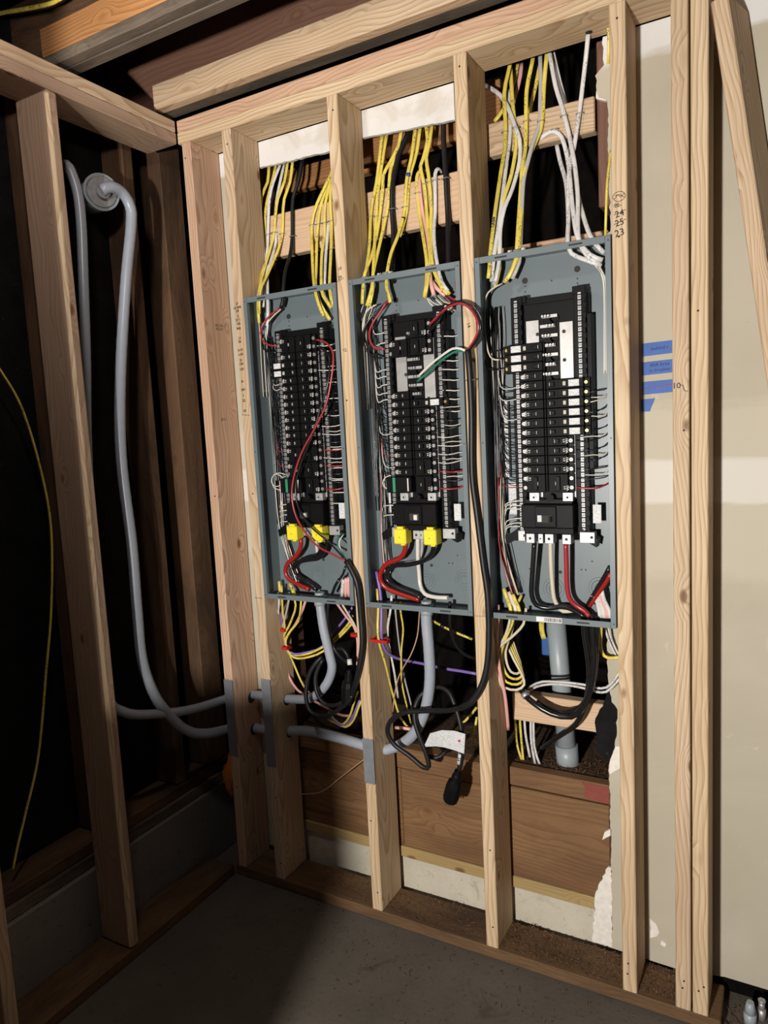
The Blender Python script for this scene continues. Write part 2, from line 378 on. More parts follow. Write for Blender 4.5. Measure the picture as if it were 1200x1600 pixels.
# ------------------------------------------------------------------ old wall behind the studs
wr = S('wall_rear')
def jag(pts, amp, seed):                  # break a polyline into a torn edge
    random.seed(seed); out = []
    for (a, b), (c, d) in zip(pts, pts[1:]):
        n = max(1, int(math.hypot(c-a, d-b)/.012))
        for i in range(n):
            t = i/n; out.append((a+(c-a)*t+random.uniform(-amp, amp)*(i > 0), b+(d-b)*t+random.uniform(-amp, amp)*.6*(i > 0)))
    out.append(pts[-1]); return out
tear = jag([(1.352, .045), (1.353, .45), (1.352, .62), (1.375, .72), (1.378, .80), (1.362, .82), (1.352, .90), (1.350, .99), (1.358, 1.08), (1.36, 1.5), (1.36, 2.10), (1.352, 2.105), (1.353, 2.12), (1.378, 2.13), (1.375, 2.46), (1.352, 2.475), (1.345, 2.53), (1.368, 2.55), (1.366, 2.619)], .003, 3)
sheet = [(2.9, .06), (2.9, 2.70), (1.75, 2.70), (1.75, 2.619)][::-1]
# outline counter-clockwise as seen from the room: bottom left, bottom right, top right, top left
out = [(1.352, .045), (1.55, .04), (1.66, .06), (2.9, .055), (2.9, 2.619)] + tear[::-1][:-1]
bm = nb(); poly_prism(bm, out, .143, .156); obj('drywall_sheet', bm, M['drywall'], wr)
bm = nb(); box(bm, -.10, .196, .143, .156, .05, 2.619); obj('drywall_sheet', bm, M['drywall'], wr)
def strip(x0, x1, zb0, zb1, seed):
    e = jag([(x0, zb0), (x1, zb1)], .0025, seed)
    bm = nb(); poly_prism(bm, e+[(x1, 2.619), (x0, 2.619)], .143, .156); return obj('drywall_strip', bm, M['strip'], wr)
st1 = strip(.222, .612, 2.538, 2.524, 5); strip(.613, .944, 2.541, 2.518, 6)
# broken gypsum edges
def flake(pts, y0, y1, seed, amp=.003):
    e = jag(pts+[pts[0]], amp, seed)[:-1]
    bm = nb(); poly_prism(bm, e, y0, y1); return obj('gypsum_edge', bm, M['gypsum'], wr)
flake([(1.292, .042), (1.352, .042), (1.353, .30), (1.342, .30), (1.305, .21)], .150, .158, 11)
flake([(1.345, 2.475), (1.376, 2.46), (1.376, 2.50), (1.356, 2.52)], .146, .159, 12)
flake([(1.327, .385), (1.352, .405), (1.352, .425), (1.335, .412)], .146, .156, 13, .002)
flake([(1.354, .60), (1.39, .63), (1.39, .69), (1.372, .69), (1.356, .645)], .139, .143, 14)
# old framing behind the opening
board('blocking', (.215, .60, .160, .198, 2.242, 2.382), 'pale', wr)
board('blocking', (.603, 1.02, .160, .198, 2.242, 2.382), 'pale', wr)
board('blocking', (1.02, 1.338, .160, .198, 2.400, 2.489), 'fresh2', wr)
board('blocking', (.15, .70, .36, .40, 2.52, 2.60), 'old_orange', wr)
board('blocking', (.55, 1.05, .24, .28, 2.50, 2.64), 'old_orange', wr)
board('blocking', (1.02, 1.36, .20, .238, 2.06, 2.15), 'pink', wr)
board('blocking', (1.05, 1.345, .175, .213, .705, .795), 'pale', wr)
board('blocking', (1.05, 1.40, .42, .45, 2.13, 2.17), 'old_orange', wr)
board('old_stud', (1.345, 1.385, .158, .26, 2.20, 2.62), 'old_red', wr)
board('old_stud', (1.345, 1.385, .158, .26, .05, .62), 'old', wr)
board('old_stud', (1.345, 1.385, .158, .26, .98, 2.10), 'old', wr)
board('old_stud', (.93, .97, .20, .29, .55, 2.62), 'old', wr)
board('old_stud', (.16, .205, .158, .25, .50, 2.62), 'old', wr)
bm = nb(); poly_prism(bm, jag([(1.315, .66), (1.345, .64), (1.385, .71), (1.385, .845), (1.35, .86), (1.335, .80), (1.313, .76), (1.315, .66)], .003, 8)[:-1], .152, .157); obj('felt_flap', bm, M['felt'], wr)
# lower skirt: trim, wide plank, pale strip, white concrete
board('trim_board', (1.02, 1.352, .158, .20, .493, .553), 'plank', wr, .004)
board('trim_board', (.19, 1.019, .160, .20, .470, .545), 'plank', wr, .004)
for x0, x1 in ((.19, .640), (.641, 1.019), (1.02, 1.352)):
    board('skirt_plank', (x0, x1, .163, .19, .185, .486 if x0 > 1 else .468), 'plank', wr, .003)
board('pale_strip', (.19, 1.352, .156, .20, .145, .184), 'pale_strip', wr, .003)
bm = nb(); box(bm, .0, 1.352, .170, .30, -.1, .144, .004); obj('stem_wall', bm, M['whitecon'], wr)
bm = nb(); poly_prism(bm, jag([(1.272, .506), (1.33, .498), (1.346, .498), (1.346, .548), (1.268, .55), (1.28, .53), (1.272, .506)], .002, 9)[:-1], .1565, .159); obj('red_paint_patch', bm, M['redpaint'], wr)
bm = nb(); box(bm, .10, 1.40, .20, .50, .50, .548); obj('ledge', bm, M['dust'], wr)
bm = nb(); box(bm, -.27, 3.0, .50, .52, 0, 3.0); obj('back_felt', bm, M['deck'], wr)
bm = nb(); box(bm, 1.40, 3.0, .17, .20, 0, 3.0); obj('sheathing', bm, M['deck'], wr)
# ------------------------------------------------------------------ ceiling
ce = S('ceiling')
def joist(y0, y1, mt):
    j = board('joist', (-.40, 3.2, y0, y1, 2.735, 2.96), mt, ce)
    board('weathered_edge', (-.40, 3.2, y0-.0005, y1+.0005, 2.722, 2.7345), 'weather', j, .002)
joist(-.018, .029, 'old_red')
board('sister_board', (-.040, 3.2, -.056, -.0185, 2.720, 2.798), 'fresh2', ce)
joist(-.383, -.345, 'old')
sb_ = board('sister_board', (-.10, 3.2, -.420, -.3838, 2.755, 2.832), 'old_orange', ce)
board('weathered_edge', (-.10, 3.2, -.4205, -.3838, 2.724, 2.7545), 'weather', sb_)
joist(-.79, -.752, 'old'); joist(-1.20, -1.16, 'old')
bm = nb(); box(bm, -.5, 3.2, -2.0, .55, 2.965, 2.99); obj('roof_deck', bm, M['deck'], ce)
# unseen framed wall and waist-high half wall, added to shade the left side
wd = S('shade_wall')
for x in (.512, .02): board('stud', (x, x+T, -1.70, -1.70+.089, T, H), 'side', wd)
board('bottom_plate', (-.1, .86, -1.70, -1.611, .001, T), 'side', wd)
board('top_plate', (-.1, .55, -1.70, -1.611, H, H+.038), 'side', wd)
board('shade_half_wall_cap', (.551, .88, -1.72, -1.60, 1.02, 1.058), 'side', wd)
for x in (.551, .822): board('stud', (x, x+T, -1.70, -1.611, T, 1.02), 'side', wd)
bm = nb(); box(bm, -.1, .55, -1.715, -1.702, .02, 2.6); obj('drywall_sheet', bm, M['drywall'], wd)
bm = nb(); box(bm, .551, .86, -1.715, -1.702, .02, 1.019); obj('drywall_sheet', bm, M['drywall'], wd)
# ------------------------------------------------------------------ breaker panels
PZ = 1.0806; PW = .362; PH = 1.0062; PD = .096
PX = [X0b+.0412, X1+.0412, X2+.0412]
RT = .868; PITCH = .0254
def rowv(i): return RT-PITCH*(i+.5)
def enclosure_mesh(seed):
    bm = nb(); L = .014; t = .0016
    # back, four walls and the turned-in lips, each a thin sheet
    box(bm, 0, PW, PD-t, PD, 0, PH)
    box(bm, 0, t, .0015, PD-t, 0, PH); box(bm, PW-t, PW, .0015, PD-t, 0, PH)
    box(bm, t, PW-t, .0015, PD-t, 0, t); box(bm, t, PW-t, .0015, PD-t, PH-t, PH)
    box(bm, 0, L, -.0015, 0.0012, 0, PH, .0005); box(bm, PW-L, PW, -.0015, 0.0012, 0, PH, .0005)
    box(bm, L+.0004, PW-L-.0004, -.001, 0.0012, PH-.017, PH, .0005); box(bm, L+.0004, PW-L-.0004, -.001, 0.0012, 0, .017, .0005)
    box(bm, L-t, L, .0012, .012, .018, PH-.018); box(bm, PW-L, PW-L+t, .0012, .012, .018, PH-.018)
    return mesh(bm, M['panel'], False, 'enclosure')
ENC = enclosure_mesh(0)
def slot_mesh():
    bm = nb(); box(bm, -.017, .017, -.0018, -.0011, -.0022, .0022); return mesh(bm, M['ink'], False, 'slot')
def hole_mesh(r):
    bm = nb(); cyl(bm, (0, -.0009, 0), (0, 0, 0), r, n=12); return mesh(bm, M['ink'], False, 'hole')
def knock_mesh():
    bm = nb(); n = 28
    prof = [(0, .0012), (.012, .0012), (.013, 0), (.0145, .0012), (.021, .0012), (.022, 0), (.0235, .0012), (.030, .0012), (.0315, 0)]
    R_ = [[bm.verts.new((q*math.cos(2*math.pi*i/n), -h, q*math.sin(2*math.pi*i/n))) for i in range(n)] for q, h in prof[1:]]
    for A, B in zip(R_, R_[1:]):
        for i in range(n): bm.faces.new((A[i], A[(i+1) % n], B[(i+1) % n], B[i]))
    bm.faces.new(R_[0]); bmesh.ops.recalc_face_normals(bm, faces=bm.faces[:])
    return mesh(bm, M['panel'], False, 'knockout')
SLOT = slot_mesh(); HOLE = {r: hole_mesh(r) for r in (.0085, .005, .0022, .0018)}; KNOCK = knock_mesh()
def panel_marks(P, B):
    for u in (.075, .275):
        for v in (.0085, PH-.0085): link('lip_slot', SLOT, P, B @ Matrix.Translation((u, 0, v)))
    for u in (.006, PW-.006):
        for v in (.012, PH-.012, PH*.5): link('lip_hole', HOLE[.0018], P, B @ Matrix.Translation((u, -.0014, v)))
    for u, v, r in ((.11, .945, .0085), (.255, .955, .0085), (.11, .915, .0022), (.11, .93, .0022), (.255, .93, .0022), (.255, .918, .0022), (.185, .935, .0022), (.19, .125, .005), (.28, .16, .0022), (.25, .135, .0022), (.262, .135, .0022), (.05, .45, .0022), (.10, .13, .0022)):
        link('mounting_hole', HOLE[r], P, B @ Matrix.Translation((u, PD-.0015, v)))
    for u, v in ((.05, .085), (.17, .075), (.30, .085)): link('knockout', KNOCK, P, B @ Matrix.Translation((u, PD-.0015, v)))
# one mesh per kind of breaker; x runs from the outer (wire) end inwards, front at y = 0
def breaker_mesh(L, hgt, afci=False):
    bm = nb(); h = hgt/2-.0005
    y0 = .012
    box(bm, .0, .016, y0, .045, -h, h, .0012)
    box(bm, .0145, L-.004, .0, .045, -h, h, .0016)
    box(bm, L-.0055, L, .009, .045, -h, h, .0008)
    n = round(hgt/PITCH)
    for k in range(n):                      # raised frame round each toggle
        c = -hgt/2+PITCH*(k+.5); a = L-.045 if not afci else L-.034; b = a+.030
        for q in ((a, b, c+.0085, c+.0097), (a, b, c-.0097, c-.0085), (a, a+.0012, c-.0085, c+.0085), (b-.0012, b, c-.0085, c+.0085)):
            box(bm, q[0], q[1], -.0014, .001, q[2], q[3])
    return mesh(bm, M['black2'], False, 'breaker')
def handle_mesh(hgt):
    bm = nb(); h = .006 if hgt < .03 else .019
    box(bm, -.006, .006, -.0075, 0, -h, h, .0012)
    box(bm, .0058, .0072, -.0060, -.001, -.0045, .0045, 0, 1)
    return mesh(bm, [M['black'], M['print']], False, 'handle')
def screw_mesh(r, mat):
    bm = nb(); cyl(bm, (0, -.002, 0), (0, .004, 0), r, n=10); box(bm, -r*.8, r*.8, -.0024, -.0019, -.0006, .0006, 0, 1)
    return mesh(bm, [mat, M['ink']], False, 'screw')
BR1 = breaker_mesh(.071, PITCH); BR2 = breaker_mesh(.071, PITCH*2); BRA = breaker_mesh(.117, PITCH, True)
HD1 = handle_mesh(.02); HD2 = handle_mesh(.05); SC = screw_mesh(.0052, M['tin']); SCB = screw_mesh(.0042, M['brass'])
def lab_mesh(w_, h_):
    bm = nb(); box(bm, -w_/2, w_/2, -.0006, 0, -h_/2, h_/2); return mesh(bm, M['doc'], False, 'label')
LAB = lab_mesh(.028, .017)
def tb_mesh():
    bm = nb(); box(bm, -.004, .004, -.003, 0, -.0055, .0055, .0008); return mesh(bm, M['tbutton'], False, 'button')
TB = tb_mesh()
def stab_mesh():
    bm = nb(); box(bm, -.026, .016, .0, .003, -.0045, .0045, .0006)
    box(bm, -.008, .016, -.009, .0, -.0012, .0012, .0004)
    for sx in (-.004, .004, .012): box(bm, sx-.0025, sx+.0025, -.011, -.003, -.0035, .0035, .0005)
    return mesh(bm, M['tin'], False, 'stab')
STAB = stab_mesh()
def stabhood_mesh():
    bm = nb(); n = 22
    for r0, y in ((.0125, -.001),):
        cyl(bm, (0, y, 0), (0, .010, 0), r0, n=n); cyl(bm, (0, y-.0015, 0), (0, y, 0), r0*.62, n=n)
    box(bm, -.03, 0, -.001, .010, -.0125, .0125, .001)
    return mesh(bm, M['black'], False, 'hood')
HOOD = stabhood_mesh()
def bar_mesh():
    bm = nb(); box(bm, -.0046, .0046, -.004, .004, .25, .885, .0006)
    for i in range(46):
        v = .256+i*.0137; cyl(bm, (0, -.0082, v), (0, -.003, v), .0036, n=8)
        box(bm, -.003, .003, -.0086, -.0080, v-.0006, v+.0006, 0, 1); box(bm, -.0006, .0006, -.0086, -.0080, v-.003, v+.003, 0, 1)
        box(bm, -.0048, .0048, -.0044, -.0030, v+.0048, v+.0088, 0, 1)
    return mesh(bm, [M['alu'], M['ink']], False, 'terminal_bar')
BAR = bar_mesh()
def barbase_mesh():
    bm = nb(); box(bm, -.016, .016, .0, .03, .23, .895, .001)
    for i in range(24):
        v = .262+i*.0262; box(bm, .0085, .0155, -.007, .004, v-.006, v+.006, .0008)
    return mesh(bm, M['black'], False, 'bar_base')
BASE_BAR = barbase_mesh()
PRINT = None
def breaker(P, px0, side, row, kind, outer=None):
    """side -1 left column, +1 right column."""
    n = 2 if kind in ('double', 'spd') else 1
    v = RT-PITCH*(row+n/2)
    L = .117 if kind == 'afci' else .071
    u_in = .1775 if side < 0 else .1795
    R_ = Matrix() if side < 0 else Matrix.Rotation(math.pi, 4, 'Y')
    Mx = Matrix.Translation((px0+u_in-(L if side < 0 else -L), .026, PZ+v)) @ R_
    me = {'single': BR1, 'double': BR2, 'afci': BRA}[kind]
    b = link('breaker', me, P, Mx)
    def sub(nm, me_, x, y, z=0, flip=False):
        Q = Matrix.Translation((x, y, z))
        if flip: Q = Q @ Matrix.Rotation(math.pi, 4, 'Y')
        return link(nm, me_, b, Mx @ Q)
    hx = L-.030 if kind != 'afci' else L-.020
    if kind == 'afci':
        sub('handle', HD1, hx, 0); sub('test_button', TB, L-.052, 0); sub('label', LAB, .040, -.0003)
        sub('terminal_screw', SCB, .010, .0105)
    elif kind == 'single':
        sub('handle', HD1, hx, 0); sub('terminal_screw', SC, .0075, .0105)
        txt(b, Mx, .0205, 0, side)
    else:
        sub('handle', HD2, hx, 0)
        for dz in (-PITCH/2, PITCH/2): sub('terminal_screw', SC, .0075, .0105, dz)
        txt(b, Mx, .0205, PITCH/2 if side < 0 else PITCH/2, side)
    return b
def txt(b, Mx, x, z, side):
    Q = Matrix.Translation((x, -.0004, z)) @ Matrix.Rotation(math.pi/2, 4, 'X') @ Matrix.Rotation(math.pi/2, 4, 'Z')
    link('rating_print', textmesh('15A\nI-5', .0088, M['print'], .00025), b, Mx @ Q)
def wirebm(pts, r, n=6, step=.02): 
    bm = nb(); tube(bm, pts, r, None, n, 0, step); return bm
def panel(i, label, left, right):
    px0 = PX[i]; P = tag(empty('breaker_panel', (px0+PW/2, 0, PZ)), label, 'breaker panel', 'three grey breaker panels')
    B = Matrix.Translation((px0, 0, PZ))
    link('enclosure', ENC, P, B); panel_marks(P, B)
    # black interior
    bm = nb()
    box(bm, .118, .256, .052, .062, .34, .872, .001); box(bm, .112, .262, .055, .062, .872, .89, .001)
    box(bm, .10, .122, .062, .093, .24, .885, .001); box(bm, .25, .29, .062, .093, .24, .885, .001)
    box(bm, .104, .125, .05, .066, .878, .897, .001); box(bm, .252, .286, .045, .066, .882, .903, .001)
    box(bm, .288, .300, .050, .093, .42, .83, .001); box(bm, .084, .092, .055, .093, .62, .83, .001)
    for s in (-1, 1):                       # splayed feet at the bottom
        c = .180; 
        pts = [(c+s*.085, .262), (c+s*.130, .232), (c+s*.126, .210), (c+s*.105, .222), (c+s*.085, .222)]
        if s > 0: pts = pts[::-1]
        F = [bm.verts.new((u, .035, v)) for u, v in pts]; K = [bm.verts.new((u, .07, v)) for u, v in pts]
        bm.faces.new(F); bm.faces.new(K[::-1])
        for a in range(5): bm.faces.new((F[a], K[a], K[(a+1) % 5], F[(a+1) % 5]))
    for f in bm.verts: f.co += V((px0, 0, PZ))
    obj('interior_base', bm, M['black'], P)
    for u in (.0985, .272):
        link('terminal_bar_base', BASE_BAR, P, B @ Matrix.Translation((u, .046, 0)))
        link('terminal_bar', BAR, P, B @ Matrix.Translation((u, .044, 0)))
    # bus bars
    for a, b_ in ((.124, .160), (.216, .252)):
        bm = nb(); box(bm, px0+a, px0+b_, .047, .0515, PZ+.345, PZ+(.828 if a < .2 else .815), .0008)
        for k in range(7):
            v = PZ+.79-k*.075; cyl(bm, (px0+b_-.004 if a < .2 else px0+a+.012, .0464, v), (px0+b_-.004 if a < .2 else px0+a+.012, .0472, v), .005, n=12, mi=1)
        obj('bus_bar', bm, [M['tin'], M['ink']], P)
    occ = {(-1, r) for r, k in left for r in ((r,) if k in ('single', 'afci') else (r, r+1))} | {(1, r) for r, k in right for r in ((r,) if k in ('single', 'afci') else (r, r+1))}
    for r in range(1, 19):
        if (-1, r) in occ and (1, r) in occ: continue
        F_ = Matrix.Rotation(math.pi, 4, 'Y') if r % 2 else Matrix()
        if r % 2: link('stab_hood', HOOD, P, B @ Matrix.Translation((.203, .046, rowv(r)-.002)))
        link('stab', STAB, P, B @ Matrix.Translation((.186 if r % 2 else .190, .043, rowv(r)+.004)) @ F_)
    for r, k in left:
        if k == 'spd': spd(P, px0, r)
        else: breaker(P, px0, -1, r, k)
    for r, k in right: breaker(P, px0, 1, r, k)
    # main breaker
    mb_ = nb(); o = V((px0, 0, PZ))
    def mbox(*a, **k): box(mb_, a[0]+px0, a[1]+px0, a[2], a[3], a[4]+PZ, a[5]+PZ, k.get('bev', .002), k.get('mi', 0))
    mbox(.106, .252, .014, .06, .262, .328, bev=.003); mbox(.146, .206, .008, .02, .266, .324); mbox(.112, .246, .03, .06, .328, .342)
    mbox(.112, .25, .02, .06, .246, .263)
    for u in (.128, .17, .215): mbox(u, u+.022, .022, .06, .236, .25, bev=.001)
    mb = obj('main_breaker', mb_, M['black'], P)
    bm = nb(); box(bm, px0+.166, px0+.198, .005, .009, PZ+.278, PZ+.300, .0008); obj('toggle_recess', bm, M['ink'], mb)
    bm = nb(); box(bm, px0+(.184 if i != 2 else .188), px0+.196, -.004, .008, PZ+.281, PZ+.297, .001); obj('handle', bm, M['print'] if i != 2 else M['black2'], mb)
    if i == 2:
        bm = nb(); box(bm, px0+.154, px0+.184, .0072, .0078, PZ+.281, PZ+.299); obj('rating_label', bm, M['doc'], mb)
    for u in (.141, .234):
        bm = nb(); box(bm, px0+u-.014, px0+u+.014, .026, .05, PZ+.336, PZ+.360, .001); cyl(bm, (px0+u, .022, PZ+.347), (px0+u, .027, PZ+.347), .007, n=14); cyl(bm, (px0+u, .0215, PZ+.347), (px0+u, .0222, PZ+.347), .0035, n=6, mi=1)
        obj('bus_bolt', bm, [M['alu'], M['ink']], mb)
    bm = nb(); cyl(bm, (px0+.186, .024, PZ+.345), (px0+.186, .05, PZ+.345), .010, n=14); obj('insulated_bolt', bm, M['black2'], mb)
    for u, big in ((.131, 1), (.184, 1), (.232, 1), (.160, 0) if i == 2 else (.20, 0)):
        bm = nb(); hw = .012 if big else .007
        box(bm, px0+u-hw, px0+u+hw, .012, .045, PZ+.220, PZ+.247, .0012)
        cyl(bm, (px0+u, .010, PZ+.234), (px0+u, .0125, PZ+.234), hw*.62, n=14); cyl(bm, (px0+u, .0095, PZ+.234), (px0+u, .0102, PZ+.234), hw*.35, n=6, mi=1)
        obj('lug', bm, [M['alu'], M['ink']], mb)
    for u, wv_ in ((.100, .010), (.283, .020)):
        bm = nb(); box(bm, px0+u-wv_, px0+u+wv_, .030, .055, PZ+.222, PZ+.252, .001); cyl(bm, (px0+u, .0285, PZ+.238), (px0+u, .0305, PZ+.238), .006, n=12); cyl(bm, (px0+u+wv_*.6, .0288, PZ+.238), (px0+u+wv_*.6, .0302, PZ+.238), .004, n=10, mi=1)
        obj('neutral_lug', bm, [M['alu'], M['ink']], P)
    if i < 2:
        for u in (.131, .232):
            bm = nb(); box(bm, px0+u-.021, px0+u+.021, .002, .044, PZ+.205, PZ+.252, .003); box(bm, px0+u-.011, px0+u+.011, .006, .03, PZ+.2505, PZ+.259, .001)
            cyl(bm, (px0+u-.001, .0012, PZ+.226), (px0+u-.001, .0022, PZ+.226), .0016, n=8, mi=1); box(bm, px0+u+.002, px0+u+.016, .003, .02, PZ+.201, PZ+.206, .001)
            obj('lug_cover', bm, [M['lugyellow'], M['ink']], mb)
    # labels on the back
    bm = nb(); box(bm, px0+.045, px0+.098, PD-.003, PD-.002, PZ+.29, PZ+.385); obj('rating_label', bm, M['doc'], P)
    bm = nb(); box(bm, px0+.296, px0+.318, .045, .046, PZ+.275, PZ+.325); obj('torque_label', bm, M['doc'], P)
    return P
def spd(P, px0, r):
    v1 = PZ+RT-PITCH*r; v0 = v1-2*PITCH
    bm = nb(); box(bm, px0+.085, px0+.170, .018, .07, v0+.001, v1-.001, .0025); s = obj('surge_device', bm, M['black2'], P)
    bm = nb(); box(bm, px0+.108, px0+.117, .0172, .0182, v0+.003, v1-.003); obj('green_stripe', bm, M['green'], s)
    bm = nb(); box(bm, px0+.158, px0+.162, .0172, .0182, v0+.006, v1-.006); obj('white_mark', bm, M['print'], s)
pan = []
pan.append(panel(0, 'leftmost grey panel, its feeder lugs under yellow covers, every breaker slot filled',
    [(0, 'double'), (2, 'single'), (3, 'afci'), (4, 'afci')]+[(r, 'single') for r in range(5, 14)]+[(14, 'double'), (16, 'double'), (18, 'spd')],
    [(0, 'double')]+[(r, 'single') for r in range(2, 14)]+[(14, 'double'), (16, 'double'), (18, 'double')]))
pan.append(panel(1, 'middle grey panel with yellow lug covers and a bare gap of empty slots',
    [(2, 'double')]+[(r, 'single') for r in range(8, 18)]+[(18, 'spd')],
    [(0, 'double'), (2, 'double'), (9, 'afci')]+[(r, 'single') for r in range(10, 16)]+[(16, 'double'), (18, 'double')]))
pan.append(panel(2, 'rightmost grey panel with bare bus bars on top and no yellow covers',
    [(4, 'afci'), (5, 'afci'), (6, 'afci')]+[(r, 'single') for r in range(7, 18)]+[(18, 'double')],
    [(r, 'afci') for r in range(8, 14)]+[(r, 'single') for r in range(14, 18)]+[(18, 'double')]))
# barcode and extra ground bars on the right panel
P = pan[2]; px0 = PX[2]
bm = nb(); c = at(858, 974, -.002); box(bm, c.x-.036, c.x+.036, -.0022, -.0016, PZ+.002, PZ+.0165); bl = obj('barcode_label', bm, M['paper'], P)
bm = nb(); random.seed(4); x = c.x-.014
while x < c.x+.034:
    w_ = random.choice((.0008, .0016, .0024)); box(bm, x, x+w_, -.0026, -.0021, PZ+.004, PZ+.0145); x += w_+random.choice((.001, .0015))
obj('barcode', bm, M['ink'], bl)
for u, v0, v1 in ((.050, .40, .62), (.338, .40, .635)):
    bm = nb(); box(bm, px0+u-.006, px0+u+.006, .070, .084, PZ+v0, PZ+v1, .0008)
    k = v0+.006
    while k < v1: 
        cyl(bm, (px0+u, .067, PZ+k), (px0+u, .0705, PZ+k), .0035, n=8); box(bm, px0+u-.003, px0+u+.003, .0665, .0672, PZ+k-.0005, PZ+k+.0005, 0, 1); k += .0105
    obj('ground_bar', bm, [M['alu'], M['ink']], P)

# ------------------------------------------------------------------ conductors inside the panels
random.seed(21)
def lw(P, px0, pts, r, mat, n=6, step=.02):
    obj('wire', wirebm([(px0+u, y, PZ+v) for u, y, v in pts], r, n, step), M[mat], P)
WC = ['wireblack']*7+['wirewhite']*2+['wirered']
def rnd(a): return random.uniform(-a, a)
def left_wires(i, rows, ubun, upto, reds=(), whites=()):
    P = pan[i]; px0 = PX[i]
    for r in rows:
        v = rowv(r); uo = .107; ub = ubun+rnd(.006)
        mat = 'wirered' if r in reds else ('wirewhite' if r in whites else 'wireblack')
        for k in range(1 if mat == 'wirered' else 2):
            z = v+rnd(.003)-k*.009
            mt = mat if k == 0 else random.choice(['wireblack', 'wireblack', 'wireblack', 'wirewhite'])
            q = .010+rnd(.003)
            lw(P, px0, [(uo, .041, z), (uo-.016, .043, z-.001), (ub+.028, .050+rnd(.004), z-.003), (ub+.010, .058+rnd(.006), z+.006), (ub+.001, .066+rnd(.005), z+.028+q), (ub-.003, .07+rnd(.004), z+.075)], .0014, mt)
def right_wires(i, rows, reds=(), step2=2):
    P = pan[i]; px0 = PX[i]
    for r in rows:
        v = rowv(r); mat = 'wirered' if r in reds else random.choice(['wireblack', 'wireblack', 'wirewhite'])
        rr = .0024 if mat == 'wirered' else .0015
        lw(P, px0, [(.255, .036, v), (.285, .040, v-.003), (.315, .046+rnd(.01), v-.001+rnd(.004)), (.340, .070+rnd(.01), v+.012+rnd(.01)), (.349, .078, v+.05)], rr, mat)
        if r % step2 == 0:
            lw(P, px0, [(.277, .043, v+.008), (.30, .045, v+.008+rnd(.004)), (.325, .05+rnd(.01), v+.010), (.345, .075, v+.03), (.350, .08, v+.07)], .0014, random.choice(['wirewhite', 'cream']))
def bundle(i, u, n, v0, v1, mats, spread=.013, y=.068, r=.0014, uu=None):
    P = pan[i]; px0 = PX[i]
    for k in range(n):
        a = rnd(spread); b_ = rnd(.014); ph = random.random()*6
        pts = [(u+a+.005*math.sin(ph+4*t/6)+(uu(v0+(v1-v0)*t/6) if uu else 0), y+b_, v0+(v1-v0)*t/6) for t in range(7)]
        lw(P, px0, pts, r, random.choice(mats), 5, .05)
left_wires(0, [1]+list(range(2, 18)), .045, 1, reds=(14, 16), whites=(6,))
left_wires(1, list(range(8, 18)), .048, 1, reds=(15,))
left_wires(2, list(range(8, 20)), .036, 1, reds=(19,), whites=(7, 8))
right_wires(0, range(1, 20), reds=(0, 14, 16, 19)); right_wires(1, range(10, 20), reds=(17, 19)); right_wires(2, range(9, 20), reds=(19,))
# neutrals straight off the exposed bar ends
for i, vs_ in ((1, [.845, .815, .735, .715, .69, .665, .645]), (0, [.32, .30, .285, .262]), (1, [.32, .29]), (2, [.335, .322, .312, .285, .272, .262])):
    for v in vs_:
        lw(pan[i], PX[i], [(.094, .041, v), (.075, .044, v-.001), (.055, .05, v-.004+rnd(.006)), (.042, .062, v+.02*(1 if v > .5 else -1)), (.036, .07, v+.07*(1 if v > .5 else -1))], .0017, 'wirewhite')
for v in (.815, .745, .72, .69, .66, .635, .60):
    lw(pan[1], PX[1], [(.277, .041, v), (.30, .044, v-.002), (.325, .05, v-.003), (.345, .07, v+.02), (.35, .078, v+.06)], .0017, 'wirewhite')
for v in (.50, .47, .44, .40, .36, .325): lw(pan[0], PX[0], [(.277, .041, v), (.30, .044, v), (.33, .055, v+.004), (.35, .075, v+.04)], .0016, 'wirewhite')
BB = ['wireblack']*9+['cream']
bundle(0, .034, 13, .25, .88, BB); bundle(0, .046, 13, .035, .40, ['copper', 'wirewhite', 'wirered', 'wireblack', 'wireblack', 'wireblack', 'cream'], .012, .062, .0015, lambda v: .075*(max(0, .25-v)/.25)**1.5)
bundle(1, .034, 12, .30, .90, BB); bundle(1, .048, 9, .10, .42, ['copper', 'wirewhite', 'wirered', 'wireblack', 'wireblack', 'cream'], .009, .062)
bundle(2, .022, 14, .22, .88, BB+['grey']); bundle(2, .030, 14, .06, .40, ['wireblack', 'wireblack', 'wireblack', 'cream', 'wirered'], .010, .062, .0015, lambda v: .055*(max(0, .25-v)/.25)**1.5)
bundle(2, .042, 8, .62, .88, ['wirewhite', 'grey', 'wireblack', 'grey'], .012, .075)
bundle(2, .346, 6, .62, .95, ['wirewhite', 'cream', 'wireblack'], .005, .075)
bundle(0, .347, 6, .40, .93, ['wirewhite', 'cream', 'wireblack'], .004, .075); bundle(1, .347, 6, .40, .93, ['wirewhite', 'cream', 'wireblack'], .004, .075)
